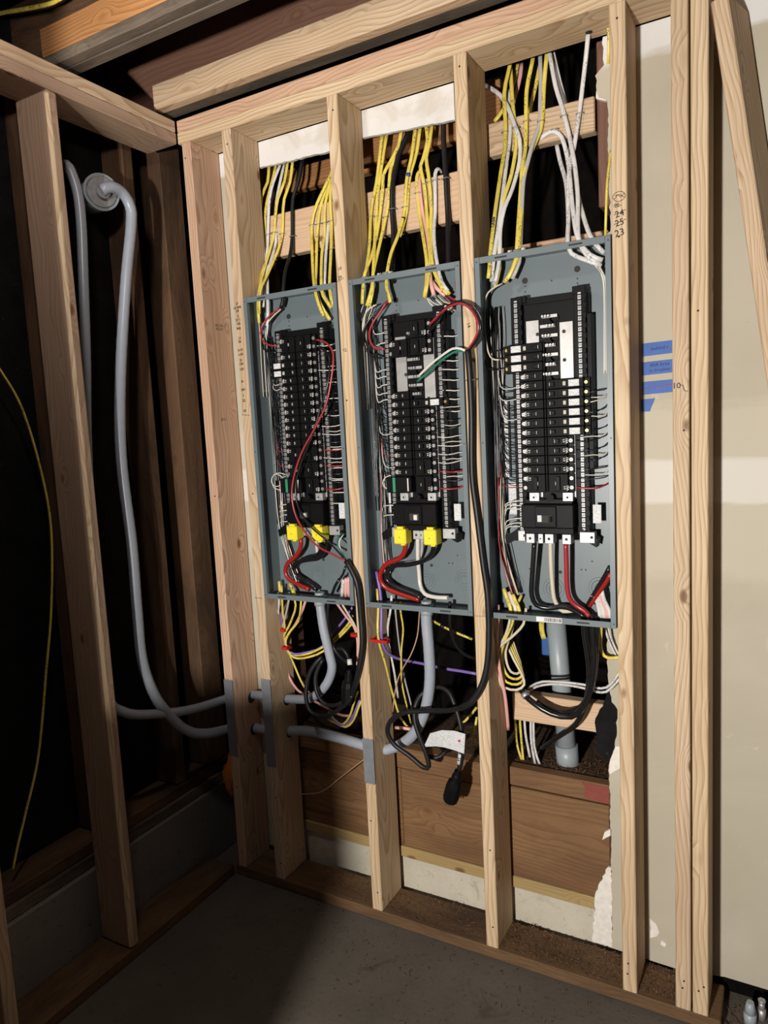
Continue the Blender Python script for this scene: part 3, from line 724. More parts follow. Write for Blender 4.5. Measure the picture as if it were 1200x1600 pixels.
# sheathed ends showing in the panel corners
def jacket(i, pts, mat, ra=.006, rb=.0035):
    bm = nb(); tube(bm, [at(*p) for p in pts], ra, rb, 8, 0, .015); obj('cable_end', bm, M[mat], pan[i])
for dx in (0, 8, 14): jacket(2, [(787+dx, 920+dx*.6, .06), (792+dx, 935+dx*.4, .055), (797+dx*.9, 948, .05), (799+dx, 962, .05)], 'yellow' if dx != 8 else 'cream')
for dx, m_ in ((0, 'white'), (6, 'white'), (11, 'pinkc'), (15, 'white')): jacket(2, [(925+dx, 930-dx*.5, .04), (932+dx*.8, 938, .045), (936+dx, 952, .05), (938+dx, 966, .05)], m_)
for dx, m_ in ((0, 'white'), (6, 'pinkc'), (11, 'pinkc')): jacket(0, [(536+dx*.8, 905-dx*.3, .035), (535+dx*.8, 918, .04), (534+dx, 932, .05)], m_)
jacket(0, [(436, 908, .06), (437, 920, .055), (438, 930, .05)], 'yellow'); jacket(0, [(452, 912, .06), (458, 922, .055), (462, 932, .05)], 'yellow')
pw_l = [((530, 905, .03), (524, 915, .035), (519, 928, .045)), ((540, 885, .02), (536, 897, .025), (530, 906, .03))]
for p in pw_l: obj('wire', wirebm([at(*q) for q in p], .005 if p is pw_l[0] else .004, 8, .012), M['wireblack'], pan[0])
jacket(1, [(667, 440, .06), (665, 455, .055), (663, 466, .055)], 'yellow'); jacket(1, [(675, 440, .06), (684, 452, .06), (696, 462, .06)], 'pinkc'); jacket(1, [(681, 436, .06), (694, 450, .06), (703, 460, .062)], 'yellow')
for k in range(4): obj('wire', wirebm([at(668+k*8, 466-k*2, .06), at(682+k*6, 476-k*2, .062), at(700+k*2, 480-k*3, .064), at(712, 486-k*5, .068)], .0016, 6), M[['wirewhite', 'wireblack', 'cream', 'wirered'][k]], pan[1])
for k in range(5): obj('wire', wirebm([at(568+k*4, 476, .055), at(563+k*3, 492+k*2, .058), at(562+k*2.5, 520, .062), at(566+k*2, 570, .066), at(570+k*2, 640, .07)], .0015, 6), M[['cream', 'wireblack', 'wirewhite', 'wireblack', 'cream'][k]], pan[1])
for k in range(5): obj('wire', wirebm([at(404+k*3, 500+k*3, .055), at(406+k*2.5, 520, .06), at(408+k*2.5, 560, .064), at(412+k*2.5, 620, .068)], .0015, 6), M[['cream', 'wireblack', 'wirewhite', 'wireblack', 'grey'][k]], pan[0])
# feeders
def pw(i, pts, r, mat, n=10, name='wire'):
    obj(name, wirebm([at(*p) for p in pts], r, n, .012), M[mat], pan[i])
pw(0, [(470, 840, .03), (470, 855, .035), (463, 868, .04), (450, 880, .045), (446, 893, .05), (452, 905, .05), (466, 913, .05), (484, 921, .05)], .0075, 'feedred', 12, 'feeder')
pw(0, [(508, 842, .03), (506, 860, .04), (498, 872, .05), (480, 875, .055), (462, 880, .055), (457, 891, .055), (466, 903, .06), (486, 914, .06), (496, 922, .06)], .0072, 'wireblack', 12, 'feeder')
pw(0, [(504, 842, .03), (502, 858, .045), (494, 868, .06), (475, 873, .065), (461, 884, .065), (463, 897, .065), (480, 910, .06), (492, 920, .06)], .0072, 'wireblack', 12, 'feeder')
pw(0, [(494, 838, .04), (495, 855, .06), (497, 870, .075)], .0055, 'wirewhite', 10, 'feeder')
pw(1, [(634, 846, .03), (633, 860, .035), (625, 872, .04), (606, 880, .045), (597, 890, .05), (594, 905, .055), (606, 920, .06), (640, 933, .06), (656, 937, .06)], .0078, 'feedred', 12, 'feeder')
pw(1, [(678, 848, .03), (676, 862, .04), (664, 875, .05), (640, 882, .055), (616, 884, .055), (605, 893, .055), (604, 905, .06), (620, 918, .06), (645, 928, .06), (660, 935, .06)], .0075, 'wireblack', 12, 'feeder')
pw(1, [(653, 838, .04), (653, 870, .055), (655, 895, .07), (657, 915, .07), (664, 928, .06), (680, 933, .055), (700, 934, .05)], .0065, 'wirewhite', 10, 'feeder')
pw(1, [(660, 842, .04), (659, 862, .06), (652, 876, .07), (632, 880, .075)], .005, 'grey', 10, 'feeder')
pw(2, [(835, 848, .03), (833, 880, .035), (831, 910, .04), (831, 930, .045), (838, 945, .05), (856, 950, .055), (880, 948, .055), (900, 955, .05), (916, 966, .045)], .0072, 'wireblack', 12, 'feeder')
pw(2, [(860, 845, .03), (861, 880, .04), (863, 910, .05), (866, 935, .06), (872, 947, .065), (880, 955, .06), (902, 953, .055)], .006, 'cream', 12, 'feeder')
pw(2, [(884, 848, .03), (885, 880, .035), (886, 915, .04), (890, 935, .045), (900, 946, .05), (914, 955, .05), (921, 964, .045)], .0068, 'wirered', 12, 'feeder')
pw(2, [(919, 944, .05), (930, 925, .04), (945, 900, .03), (953, 885, .025)], .006, 'wireblack', 10, 'feeder')
pw(2, [(921, 947, .05), (934, 928, .04), (948, 908, .03), (954, 896, .025)], .006, 'feedred', 10, 'feeder')
# heavier conductors of panels one to three, top left and right
pw(0, [(438, 481, .06), (425, 490, .055), (412, 505, .05), (407, 520, .045), (412, 534, .04), (424, 540, .035), (433, 540, .035)], .003, 'wirered')
pw(0, [(440, 483, .065), (428, 495, .065), (414, 515, .06), (409, 535, .055), (416, 549, .045), (432, 551, .04)], .003, 'wireblack')
pw(0, [(439, 483, .06), (424, 497, .06), (415, 510, .065)], .0022, 'cream')
pw(1, [(605, 470, .05), (594, 488, .045), (584, 502, .04), (577, 520, .035), (580, 537, .03), (589, 545, .03), (602, 545, .03)], .0034, 'wirered')
pw(1, [(604, 472, .055), (592, 484, .055), (575, 502, .05), (567, 525, .045), (572, 546, .04), (585, 558, .035), (603, 559, .035)], .0034, 'wireblack')
pw(1, [(580, 478, .05), (570, 492, .055), (566, 515, .06), (568, 560, .065), (574, 640, .07)], .002, 'cream')
pw(1, [(588, 476, .05), (574, 486, .055), (569, 505, .06), (571, 540, .065)], .002, 'cream')
pw(2, [(785, 443, .06), (768, 452, .05), (759, 465, .045), (757, 490, .04), (758, 520, .04), (763, 550, .04), (770, 561, .035), (780, 562, .03)], .0024, 'cream')
pw(2, [(770, 560, .05), (766, 552, .05), (773, 549, .04), (781, 547, .03)], .002, 'wireblack'); pw(2, [(758, 560, .055), (762, 574, .05), (770, 578, .04), (783, 577, .03)], .002, 'wireblack')
for k in range(5): pw(2, [(921+k*4, 408+k*2, .06), (935+k*2, 420+k*2, .06), (942+k, 436, .065), (944+k*.8, 470, .07), (944+k*.8, 540, .075), (944+k, 585, .08)], .0017, ['wirewhite', 'cream', 'wireblack', 'wirewhite', 'grey'][k])
pw(1, [(700, 462, .06), (709, 468, .05), (714, 464, .05), (712, 440, .05)], .003, 'wirered'); pw(1, [(681, 468, .06), (695, 480, .06), (707, 487, .065)], .0026, 'cream')
pw(1, [(667, 466, .06), (678, 480, .06), (697, 478, .06), (710, 482, .065)], .002, 'wirewhite'); pw(1, [(690, 455, .06), (705, 470, .06), (712, 480, .06)], .003, 'wireblack')
# long red and black leads of the temporary cords, hanging in front of the panels
pw(0, [(494, 531, .02), (507, 534, .005), (518, 545, -.008), (521, 562, -.012), (517, 596, -.012), (509, 633, -.012), (492, 669, -.012), (473, 704, -.014), (461, 738, -.014), (456, 771, -.014), (461, 802, -.014), (475, 829, -.014), (496, 853, -.018), (520, 866, -.02), (541, 877, -.02)], .0032, 'wirered', 8)
pw(0, [(495, 542, .02), (507, 548, .01), (515, 562, .0), (512, 600, -.006), (500, 640, -.006), (488, 680, -.008), (472, 720, -.01), (462, 760, -.01), (467, 795, -.012), (488, 825, -.014), (515, 848, -.018), (541, 876, -.022)], .0030, 'wireblack', 8)
pw(0, [(537, 832, .03), (529, 838, .01), (527, 850, .0), (533, 862, -.01), (543, 878, -.02)], .0024, 'wiregreen', 8)
pw(0, [(538, 834, .03), (532, 842, .01), (530, 852, .0), (536, 866, -.01), (543, 880, -.02)], .0024, 'wirewhite', 8)
pw(1, [(671, 508, .02), (682, 496, .0), (699, 481, -.03), (720, 474, -.045), (739, 487, -.05), (748, 511, -.05), (742, 530, -.04), (731, 547, -.03)], .0036, 'wirered', 8)
pw(1, [(670, 520, .02), (684, 500, .0), (698, 480, -.025), (719, 471, -.04), (740, 483, -.05), (751, 508, -.055), (745, 531, -.045), (733, 547, -.03)], .0036, 'wireblack', 8)
pw(1, [(731, 550, -.03), (720, 545, -.035), (707, 545, -.03), (690, 556, -.02), (671, 571, -.005), (654, 588, .005)], .0036, 'wirewhite', 8)
pw(1, [(731, 552, -.03), (722, 548, -.03), (708, 551, -.025), (690, 563, -.015), (671, 580, .0), (652, 596, .01)], .0036, 'wiregreen', 8)
# curled white tail and white ring
pw(0, [(447, 742, .04), (437, 739, .04), (428, 742, .04), (424, 752, .04), (430, 760, .04), (440, 757, .04), (441, 746, .04), (432, 741, .045), (425, 748, .05), (428, 762, .05), (440, 766, .05)], .0017, 'wirewhite', 6)
pw(1, [(611, 743, .04), (602, 746, .04), (598, 755, .04), (602, 762, .04), (607, 764, .04)], .0018, 'wirewhite', 6)
# ------------------------------------------------------------------ cables above the panels
def cable(pts, mat, label, group, ra=.0062, rb=.0031, cat='cable', name='cable', bands=(), n=8, staple=None):
    """pts: (px, py, depth) along the cable in the photograph's frame, turned into real points."""
    W_ = [at(*p) for p in pts]
    bm = nb(); tube(bm, W_, ra, rb, n, 0, .02)
    o = obj(name, bm, M[mat], None, False); tag(o, label, cat, group)
    for (bx, by, bz, dx, dy, m) in bands:                 # wraps of tape round the jacket
        a = at(bx, by, bz); b = at(bx+dx, by+dy, bz); bm = nb(); tube(bm, [a, b], ra+.0009, (rb or ra)+.0009, n, 0, .05); obj('tape_wrap', bm, M[m], o)
    if staple:
        for sx, sy, sY in staple:
            c = at(sx, sy, sY); bm = nb(); h = ra+.0025
            tube(bm, [c+V((-h-.001, .012, .002)), c+V((-h, -.004-(rb or ra), 0)), c+V((0, -.0055-(rb or ra), 0)), c+V((h, -.004-(rb or ra), 0)), c+V((h+.001, .012, .002))], .0011, None, 5, 0, .02)
            obj('staple', bm, M['steel'], o)
    return o
YC = 'yellow cables above the panels'; WCG = 'white cables above the panels'
Bk = .153; Tp = .05
# --- left panel, left bunch
G = 'yellow cables entering the left panel'
cable([(421, 250, .19), (420, 262, .18), (418, 285, .17), (409, 307, .155), (406, 349, Bk), (406, 367, Bk), (407, 405, .14), (407, 442, .09), (404, 460, Tp), (403, 480, .05), (405, 505, .055)], 'yellow', 'leftmost yellow cable above the left panel, hugging the stud', G, staple=[(406, 367, Bk)])
cable([(431, 248, .20), (430, 262, .19), (426, 281, .18), (418, 311, .165), (414, 340, .157), (414, 380, .155), (410, 420, .12), (406, 455, .06), (406, 490, .06)], 'yellow', 'yellow cable just behind the leftmost yellow cable above the left panel', G)
cable([(438, 246, .19), (437, 259, .18), (427, 285, .165), (421, 311, .155), (419, 349, Bk), (418, 386, .15), (416, 405, .13), (418, 442, .09), (418, 465, .06), (418, 500, .06), (414, 540, .07)], 'white', 'front white cable between the yellow cables above the left panel', 'white cables entering the left panel', staple=[(419, 367, Bk)])
cable([(444, 246, .21), (443, 259, .20), (436, 292, .18), (432, 315, .165), (430, 350, .158), (431, 378, .155), (424, 405, .12), (414, 440, .09), (411, 480, .065)], 'white', 'rear white cable half hidden among yellow cables above the left panel', 'white cables entering the left panel')
cable([(450, 244, .19), (449, 255, .18), (444, 285, .165), (434, 311, .155), (430, 340, Bk), (428, 364, Bk), (423, 386, .145), (412, 424, .10), (405, 454, Tp), (404, 485, .05)], 'yellow', 'yellow cable crossing left below the block, right of the white pair', G, staple=[(428, 364, Bk)])
cable([(458, 242, .19), (457, 253, .18), (453, 285, .165), (444, 311, .155), (442, 339, Bk), (441, 366, Bk), (434, 392, .14), (418, 429, .09), (406, 456, Tp-.005), (405, 490, .05)], 'yellow', 'yellow cable nearest the black cable above the left panel', G, staple=[(441, 366, Bk)])
cable([(474, 238, .20), (473, 247, .18), (467, 281, .165), (458, 311, .155), (457, 339, .15), (457, 367, .15), (454, 396, .13), (446, 424, .09), (443, 452, .065), (442, 470, .06), (439, 481, .06)], 'rubber', 'single black cable dropping into the left panel', 'black cables above the panels', .0065, .0065, staple=[(458, 370, .15)])
# --- left panel, right bunch
G = 'yellow cables by the second stud, into the left panel'
cable([(522, 258, .18), (517, 272, .17), (495, 319, .155), (488, 345, Bk), (487, 367, Bk), (489, 424, .10), (491, 446, .06), (494, 462, .05), (500, 481, .055), (506, 494, .06)], 'yellow', 'leftmost of the yellow cables bunched beside the second panel stud', G, staple=[(488, 352, Bk)])
cable([(521, 262, .185), (516, 276, .175), (501, 321, .16), (497, 349, Bk), (495, 377, .15), (494, 424, .105), (493, 446, .065), (496, 465, .06), (508, 488, .065), (516, 500, .07)], 'yellow', 'second yellow cable of the bunch beside the second panel stud', G, staple=[(498, 351, Bk)])
cable([(522, 268, .18), (517, 281, .17), (508, 319, .158), (507, 349, Bk), (507, 367, Bk), (503, 396, .13), (502, 442, .065), (505, 462, .055), (518, 481, .06)], 'yellow', 'third yellow cable of the bunch beside the second panel stud', G, staple=[(507, 349, Bk)])
cable([(522, 276, .20), (513, 300, .18), (511, 330, .165), (512, 360, .16), (509, 400, .13), (507, 445, .07)], 'white', 'white cable peeking between yellow cables beside the second panel stud', 'white cables entering the left panel')
cable([(522, 280, .18), (517, 292, .165), (516, 326, .155), (518, 349, Bk), (517, 396, .12), (515, 441, .065), (517, 465, .06), (521, 480, .065)], 'yellow', 'yellow cable tight against the second panel stud', G, staple=[(517, 346, Bk)])
# --- middle panel, left bunch
G = 'yellow cables entering the middle panel'
cable([(599, 196, .19), (597, 211, .18), (593, 247, .17), (588, 287, .16), (582, 314, Bk), (579, 341, Bk), (577, 387, .12), (571, 428, .06), (567, 450, .05), (566, 475, .05)], 'yellow', 'leftmost yellow cable above the middle panel', G, staple=[(580, 339, Bk)])
cable([(606, 196, .20), (604, 211, .19), (598, 247, .175), (594, 276, .165), (590, 305, .157), (588, 338, Bk), (586, 368, .13), (583, 428, .06), (581, 450, .05), (573, 478, .05)], 'yellow', 'second yellow cable from the left above the middle panel', G, staple=[(589, 339, Bk)])
cable([(629, 190, .19), (627, 203, .18), (622, 229, .175), (608, 256, .165), (599, 274, .158), (598, 300, Bk), (594, 332, Bk), (590, 359, .14), (582, 396, .10), (570, 428, .055), (567, 452, .045)], 'yellow', 'yellow cable swinging far left over the block above the middle panel', G)
cable([(630, 193, .20), (628, 205, .19), (620, 242, .175), (611, 261, .165), (608, 287, .157), (607, 314, Bk), (603, 339, Bk), (596, 370, .13), (588, 405, .09), (583, 428, .06), (582, 455, .05), (577, 478, .05)], 'yellow', 'yellow cable running just left of the thick black cable', G, staple=[(602, 340, Bk)])
cable([(643, 188, .21), (640, 200, .20), (633, 220, .19), (622, 245, .175), (617, 272, .165), (613, 296, .152), (613, 332, .150), (615, 368, .14), (614, 426, .10), (614, 440, .08)], 'rubber', 'thick black cable above the middle panel, left of the blue-taped cable', 'black cables above the panels', .0085, .0085, staple=[(614, 328, .15)])
cable([(651, 186, .19), (649, 198, .18), (644, 240, .165), (637, 272, .157), (634, 296, Bk), (633, 323, Bk), (629, 343, .145), (622, 368, .12), (611, 396, .09), (605, 425, .06), (604, 448, .05), (608, 462, .05), (610, 473, .05)], 'yellow', 'yellow cable wrapped with blue tape and black tape above the middle panel', G, bands=[(638, 270, .157, -1, 6, 'bluetape'), (630.5, 339, .147, -1.5, 8, 'wireblack')], staple=[(633, 324, Bk)])
cable([(659, 184, .20), (657, 195, .19), (651, 238, .175), (643, 265, .165), (639, 285, .16), (637, 310, .157), (636, 325, .155), (632, 345, .15), (624, 370, .125)], 'yellow', 'yellow cable half hidden behind the blue-taped one', G)
cable([(664, 182, .19), (665, 194, .18), (668, 218, .175), (662, 245, .165), (657, 260, .16), (660, 276, .155), (664, 296, Bk), (666, 323, Bk), (669, 359, .13), (672, 408, .07), (668, 440, .05), (664, 462, .05)], 'yellow', 'yellow cable with a sideways kink just above the block, middle panel', G, staple=[(664, 288, Bk)])
cable([(676, 182, .195), (675, 194, .185), (671, 223, .175), (666, 247, .165), (669, 269, .157), (672, 296, Bk), (674, 323, Bk), (673, 360, .13), (675, 408, .07), (681, 430, .06), (692, 452, .06), (700, 460, .06)], 'yellow', 'yellow cable left of the white black-taped cable', G, staple=[(672, 285, Bk)])
cable([(668, 272, .19), (660, 266, .175), (653, 271, .158), (651, 287, Bk), (654, 323, Bk), (658, 350, .14), (664, 387, .09), (667, 412, .065), (666, 445, .05), (663, 462, .05)], 'yellow', 'yellow cable hooked over the top of the block, middle panel', G, staple=[(653, 302, Bk)])
cable([(664, 268, .19), (657, 270, .17), (655, 283, .156), (658, 314, Bk), (662, 341, .15), (667, 365, .125), (670, 405, .075), (673, 440, .055), (678, 462, .055)], 'pinkc', 'thin pink cable stapled beside the hooked yellow cable', 'pink cables')
cable([(689, 270, .185), (688, 265, .17), (684, 264, .158), (680, 272, .154), (680, 305, .15), (680, 332, .15), (678, 359, .13), (679, 383, .10), (683, 412, .07), (690, 440, .06), (700, 455, .06)], 'white', 'white cable with two black tape wraps above the middle panel', 'white cables over the middle panel', bands=[(680, 338, .149, -.8, 9, 'wireblack'), (679, 384, .10, .5, 9, 'wireblack')], staple=[(681, 282, .15)])
cable([(693, 172, .18), (693, 185, .17), (693, 214, .165), (695, 251, .158), (697, 280, .150), (698, 305, .150), (700, 341, .145), (701, 405, .10), (701, 420, .08)], 'rubber', 'thick black cable beside the third stud above the middle panel', 'black cables above the panels', .0085, .0085, staple=[(697, 280, .15)])
# --- right panel
G = 'yellow cables entering the right panel'
gar = cable([(797, 92, .19), (796, 105, .18), (788, 145, .165), (790, 198, Bk), (789, 230, .145), (782, 273, .12), (773, 336, .08), (766, 396, .055), (765, 415, .05), (763, 435, .045)], 'yellow', 'yellow cable with black GARAGE lettering above the right panel', G, staple=[(789, 207, Bk)])
cable([(796, 140, .19), (795, 160, .18), (797, 209, .157), (792, 251, .14), (784, 315, .10), (778, 358, .08), (772, 400, .055), (768, 440, .055)], 'white', 'white cable just behind the lettered yellow cable', 'white cables entering the right panel')
cable([(748, 131, .21), (760, 134, .20), (782, 149, .175), (795, 171, .16), (805, 198, .148), (812, 219, .145), (812, 251, .135), (801, 294, .115), (788, 326, .09), (782, 358, .08), (781, 394, .055), (778, 420, .05), (772, 445, .05)], 'white', 'white cable arching out from behind the third stud', 'white cables entering the right panel', staple=[(806, 200, .147)])
cable([(797, 98, .20), (798, 113, .19), (801, 162, .17), (804, 192, .157), (806, 230, .145), (799, 273, .125), (786, 315, .10), (779, 358, .085), (780, 392, .06), (780, 420, .055), (773, 448, .055)], 'yellow', 'yellow cable following under the arching white cable', G)
cable([(833, 88, .19), (831, 100, .18), (823, 141, .165), (822, 188, Bk), (821, 230, .15), (816, 262, .13), (814, 294, .115), (811, 336, .09), (808, 383, .055), (806, 405, .05), (796, 430, .05), (788, 441, .055)], 'yellow', 'yellow cable left of the pale cable in the middle of the right bay', G, staple=[(823, 190, Bk)])
cable([(844, 76, .20), (844, 88, .19), (845, 124, .175), (844, 166, .16), (843, 195, .155), (833, 222, .14), (824, 256, .125), (818, 283, .115), (815, 336, .09), (813, 383, .06), (811, 410, .055), (800, 436, .055)], 'grey', 'pale grey cable between two yellow cables in the right bay', 'white cables entering the right panel')
cable([(855, 76, .19), (854, 88, .18), (850, 134, .17), (848, 177, .158), (844, 205, Bk), (831, 234, .14), (820, 268, .12), (816, 304, .11), (811, 379, .058), (808, 405, .052), (794, 434, .052)], 'yellow', 'rightmost of the stapled yellow cables in the right bay', G, staple=[(845, 190, Bk)])
cable([(842, 100, .23), (841, 115, .22), (833, 151, .215), (829, 170, .21), (824, 200, .21)], 'yellow', 'yellow cable passing behind the block in the right bay', 'yellow cables entering the right panel')
cable([(809, 96, .23), (806, 115, .225), (800, 140, .22), (786, 172, .215), (772, 190, .21)], 'yellow', 'short yellow cable slanting down left behind the lettered cable', 'yellow cables entering the right panel')
cable([(815, 98, .24), (813, 118, .23), (808, 140, .225), (801, 165, .22)], 'pinkc', 'short pink cable at the top left of the right bay', 'pink cables')
G = 'white cables entering the right panel'
cable([(857, 75, .19), (859, 85, .18), (868, 134, .17), (878, 166, .16), (883, 185, .152), (888, 205, .15), (893, 230, .14), (897, 251, .13), (900, 273, .12), (903, 310, .10), (904, 372, .055), (918, 400, .055), (938, 412, .06)], 'white', 'white cable slanting right over the block, stapled left of the straight one', G, staple=[(881, 182, .152)])
cable([(864, 82, .20), (866, 92, .20), (875, 130, .205), (882, 156, .21), (890, 190, .215), (894, 225, .2)], 'white', 'white cable slanting down behind the block', G)
cable([(923, 20, .095), (920, 42, .10), (917, 75, .13), (912, 120, .15), (907, 162, .152), (902, 198, .15), (897, 230, .145), (890, 262, .13), (888, 304, .11), (888, 347, .085), (887, 377, .055), (893, 396, .055), (915, 406, .055), (940, 415, .06)], 'white', 'long white cable coming down through the hole in the top plate', G, staple=[(906, 178, .152)])
cable([(838, 225, .17), (848, 213, .158), (860, 206, .154), (868, 206, .152), (878, 215, .15), (886, 243, .14), (890, 273, .125), (895, 326, .09), (903, 372, .055), (922, 398, .055), (942, 406, .06)], 'white', 'white cable bent over a single staple on the block', G, staple=[(867, 203, .152)])
cable([(869, 222, .21), (875, 251, .19), (884, 283, .16), (887, 315, .13), (888, 350, .10), (889, 377, .07)], 'white', 'white cable rising behind the block, leftmost of the right bunch', G)
cable([(894, 222, .20), (890, 240, .18), (897, 262, .15), (902, 300, .13), (911, 336, .09), (922, 368, .06), (934, 385, .055), (944, 395, .06)], 'white', 'white printed cable ending nearest the corner of the right panel', G)
cable([(948, 28, .10), (951, 60, .12), (950, 100, .142)], 'yellow', 'short yellow cable beside the top of the fourth stud', 'yellow cables beside the fourth stud', .0035, .0025)
cable([(955, 235, .06), (953, 250, .05), (949, 283, .03), (947, 330, .02), (946, 368, .03)], 'yellow', 'yellow cable dropping along the fourth stud to the panel corner', 'yellow cables beside the fourth stud', .0035, .0025)
ga, gb = at(766, 396, .055), at(773, 336, .08)
text('lettering', 'GARAGE', .0115, M['ink'], ga.lerp(gb, .72)+V((0, -.0045, 0)), gar, math.atan2(gb.z-ga.z, gb.x-ga.x), 0, .0004)
c = at(920, 41, .10); bm = nb(); cyl(bm, (c.x, c.y, H-.0008), (c.x, c.y, H+.0004), .009, n=18); obj('bored_hole', bm, M['ink'], bpy.data.objects['top_plate'])
# connectors on top of the panels
def connector(px, py, label, kind, Y=.05):
    c = at(px, py, Y); c.z = PZ+PH
    bm = nb()
    if kind == 'clamp':
        cyl(bm, c, c+V((0, 0, .014)), .014, n=14)
        for s in (-1, 1): box(bm, c.x+s*.019-.006, c.x+s*.019+.006, c.y-.012, c.y+.002, c.z+.002, c.z+.014, .001); cyl(bm, (c.x+s*.019, c.y-.018, c.z+.009), (c.x+s*.019, c.y-.011, c.z+.009), .0045, n=8)
        m = M['alu']
    else:
        cyl(bm, c, c+V((0, 0, .010)), .014, .013, n=14); cyl(bm, c+V((0, 0, .010)), c+V((0, 0, .013)), .0125, .009, n=14); m = M['pvc']
    o = obj('cable_connector', bm, m); tag(o, label, 'connector', 'cable connectors on the panel tops'); return o
connector(405, 458, 'grey connector at the left end of the left panel top', 'grey'); connector(493, 446, 'grey connector near the right end of the left panel top', 'grey')
connector(570, 432, 'grey connector at the left end of the middle panel top', 'grey'); connector(604, 425, 'silver screw clamp connector on the middle panel top', 'clamp')
connector(672, 410, 'grey connector near the right end of the middle panel top', 'grey'); connector(809, 386, 'silver screw clamp connector on the right panel top', 'clamp')

# ------------------------------------------------------------------ cables below the panels
G = 'cables below the left panel'
Yb = .05
def low(pts, mat, label, group, ra=.0042, rb=.0028, **k): return cable(pts, mat, label, group, ra, rb, **k)
low([(434, 925, Yb), (436, 939, Yb), (435, 962, .08), (437, 982, .09), (440, 1005, .10), (447, 1020, .11), (452, 1050, .12)], 'white', 'leftmost white cable under the left panel', G)
low([(440, 915, Yb), (441, 939, Yb), (442, 958, .07), (445, 979, .09), (440, 992, .10), (439, 1005, .10), (449, 1018, .11), (462, 1024, .12), (483, 1021, .12), (506, 1010, .13), (527, 994, .14), (544, 975, .13), (551, 962, .12)], 'yellow', 'yellow cable looping right under the left panel, upper of two', 'yellow cables below the left panel')
low([(455, 918, Yb), (462, 945, Yb), (458, 962, .07), (451, 979, .085), (444, 992, .095), (445, 1007, .10), (455, 1024, .11), (466, 1029, .12), (485, 1026, .12), (506, 1017, .13), (536, 990, .14), (551, 973, .13)], 'yellow', 'yellow cable looping right under the left panel, lower of two', 'yellow cables below the left panel')
low([(452, 925, Yb), (451, 939, Yb), (445, 967, .08), (440, 984, .095), (439, 1003, .10), (446, 1016, .11), (452, 1030, .12)], 'grey', 'pale grey cable crossing left through the red clips', G)
low([(470, 930, Yb), (470, 948, Yb), (466, 971, .08), (455, 984, .09), (447, 999, .095), (448, 1012, .10), (458, 1035, .12), (474, 1071, .13), (492, 1092, .14)], 'yellow', 'yellow cable falling down right behind the black coil', 'yellow cables below the left panel')
low([(442, 920, Yb+.01), (441, 960, .08), (438, 986, .095), (437, 1003, .10), (445, 1013, .105), (460, 1022, .115), (485, 1018, .125), (504, 1010, .135), (523, 986, .15), (538, 968, .15), (551, 948, .14)], 'purple', 'purple cable sweeping right under the left panel', 'purple cables')
low([(478, 935, Yb), (474, 950, .06), (462, 975, .09), (448, 995, .10), (445, 1009, .10), (446, 1030, .105), (451, 1056, .11), (464, 1077, .12), (481, 1090, .13), (496, 1098, .14), (519, 1111, .145), (536, 1118, .15), (560, 1118, .15)], 'pinkc', 'pink cable bending down right under the left panel', 'pink cables', .005, .004)
low([(520, 935, Yb), (528, 945, .06), (540, 962, .08), (553, 979, .09), (558, 996, .10), (559, 1016, .10), (558, 1040, .11)], 'pinkc', 'pink cable beside the third stud under the left panel, upper', 'pink cables', .0045, .0035)
low([(530, 935, Yb), (537, 948, .06), (548, 966, .08), (556, 981, .09), (560, 1000, .11), (561, 1030, .12)], 'cream', 'cream cable beside the pink one under the left panel', G)
low([(513, 1112, .13), (524, 1126, .12), (536, 1132, .12), (547, 1118, .12), (553, 1098, .12), (560, 1080, .13)], 'yellow', 'yellow cable end looping low beside the third stud, inner', 'yellow cables below the left panel')
low([(516, 1120, .12), (530, 1132, .115), (541, 1133, .115), (550, 1122, .115), (558, 1104, .115), (565, 1086, .13)], 'purple', 'purple cable looping low beside the third stud', 'purple cables')
low([(512, 1124, .13), (525, 1130, .125), (540, 1136, .11), (552, 1126, .11), (560, 1106, .11), (566, 1092, .12)], 'yellow', 'yellow cable end looping low beside the third stud, outer', 'yellow cables below the left panel')
def clip(x0, x1, y, label, Y=.09):
    a = at(x0, y, Y); b = at(x1, y, Y); bm = nb(); t = .005
    box(bm, a.x, b.x, Y-.014, Y-.010, a.z-t, a.z+t, .001); box(bm, a.x, b.x, Y+.008, Y+.011, a.z-t, a.z+t, .001)
    n = 5
    for k in range(n+1):
        x = a.x+(b.x-a.x)*k/n; box(bm, x-.0012, x+.0012, Y-.012, Y+.010, a.z-t*1.3, a.z+t*1.3, .0004)
    tag(obj('cable_clip', bm, M['redclip']), label, 'clip', 'red plastic cable clips')
clip(423, 447, 981, 'upper red plastic clip on the first panel stud under the left panel'); clip(419, 451, 1008, 'lower red plastic clip on the first panel stud under the left panel')
clip(551, 560, 991, 'small red clip left of the third stud under the left panel'); clip(580, 607, 999, 'red plastic clip right of the third stud under the middle panel', .03)
G = 'cables below the middle panel'
low([(589, 920, Yb), (591, 951, .035), (590, 976, .022), (592, 1003, .022), (602, 1037, .06), (613, 1082, .13), (626, 1122, .15), (640, 1138, .17)], 'yellow', 'yellow cable falling from the red clip under the middle panel', 'yellow cables below the middle panel')
pc = low([(588, 893, .06), (594, 925, .055), (596, 951, .04), (596, 994, .03), (601, 1014, .05), (619, 1028, .10), (660, 1037, .17), (691, 1044, .18), (723, 1049, .17), (745, 1053, .16)], 'purple', 'purple cable crossing behind the grey conduit under the middle panel', 'purple cables', .0052, .0045, bands=[(687, 1043, .18, 10, 2, 'wireblack')])
low([(612, 930, Yb), (610, 954, Yb), (606, 978, .07), (606, 999, .08), (609, 1014, .09), (616, 1050, .12), (622, 1090, .15)], 'white', 'short white cable behind the yellow and purple pair', G)
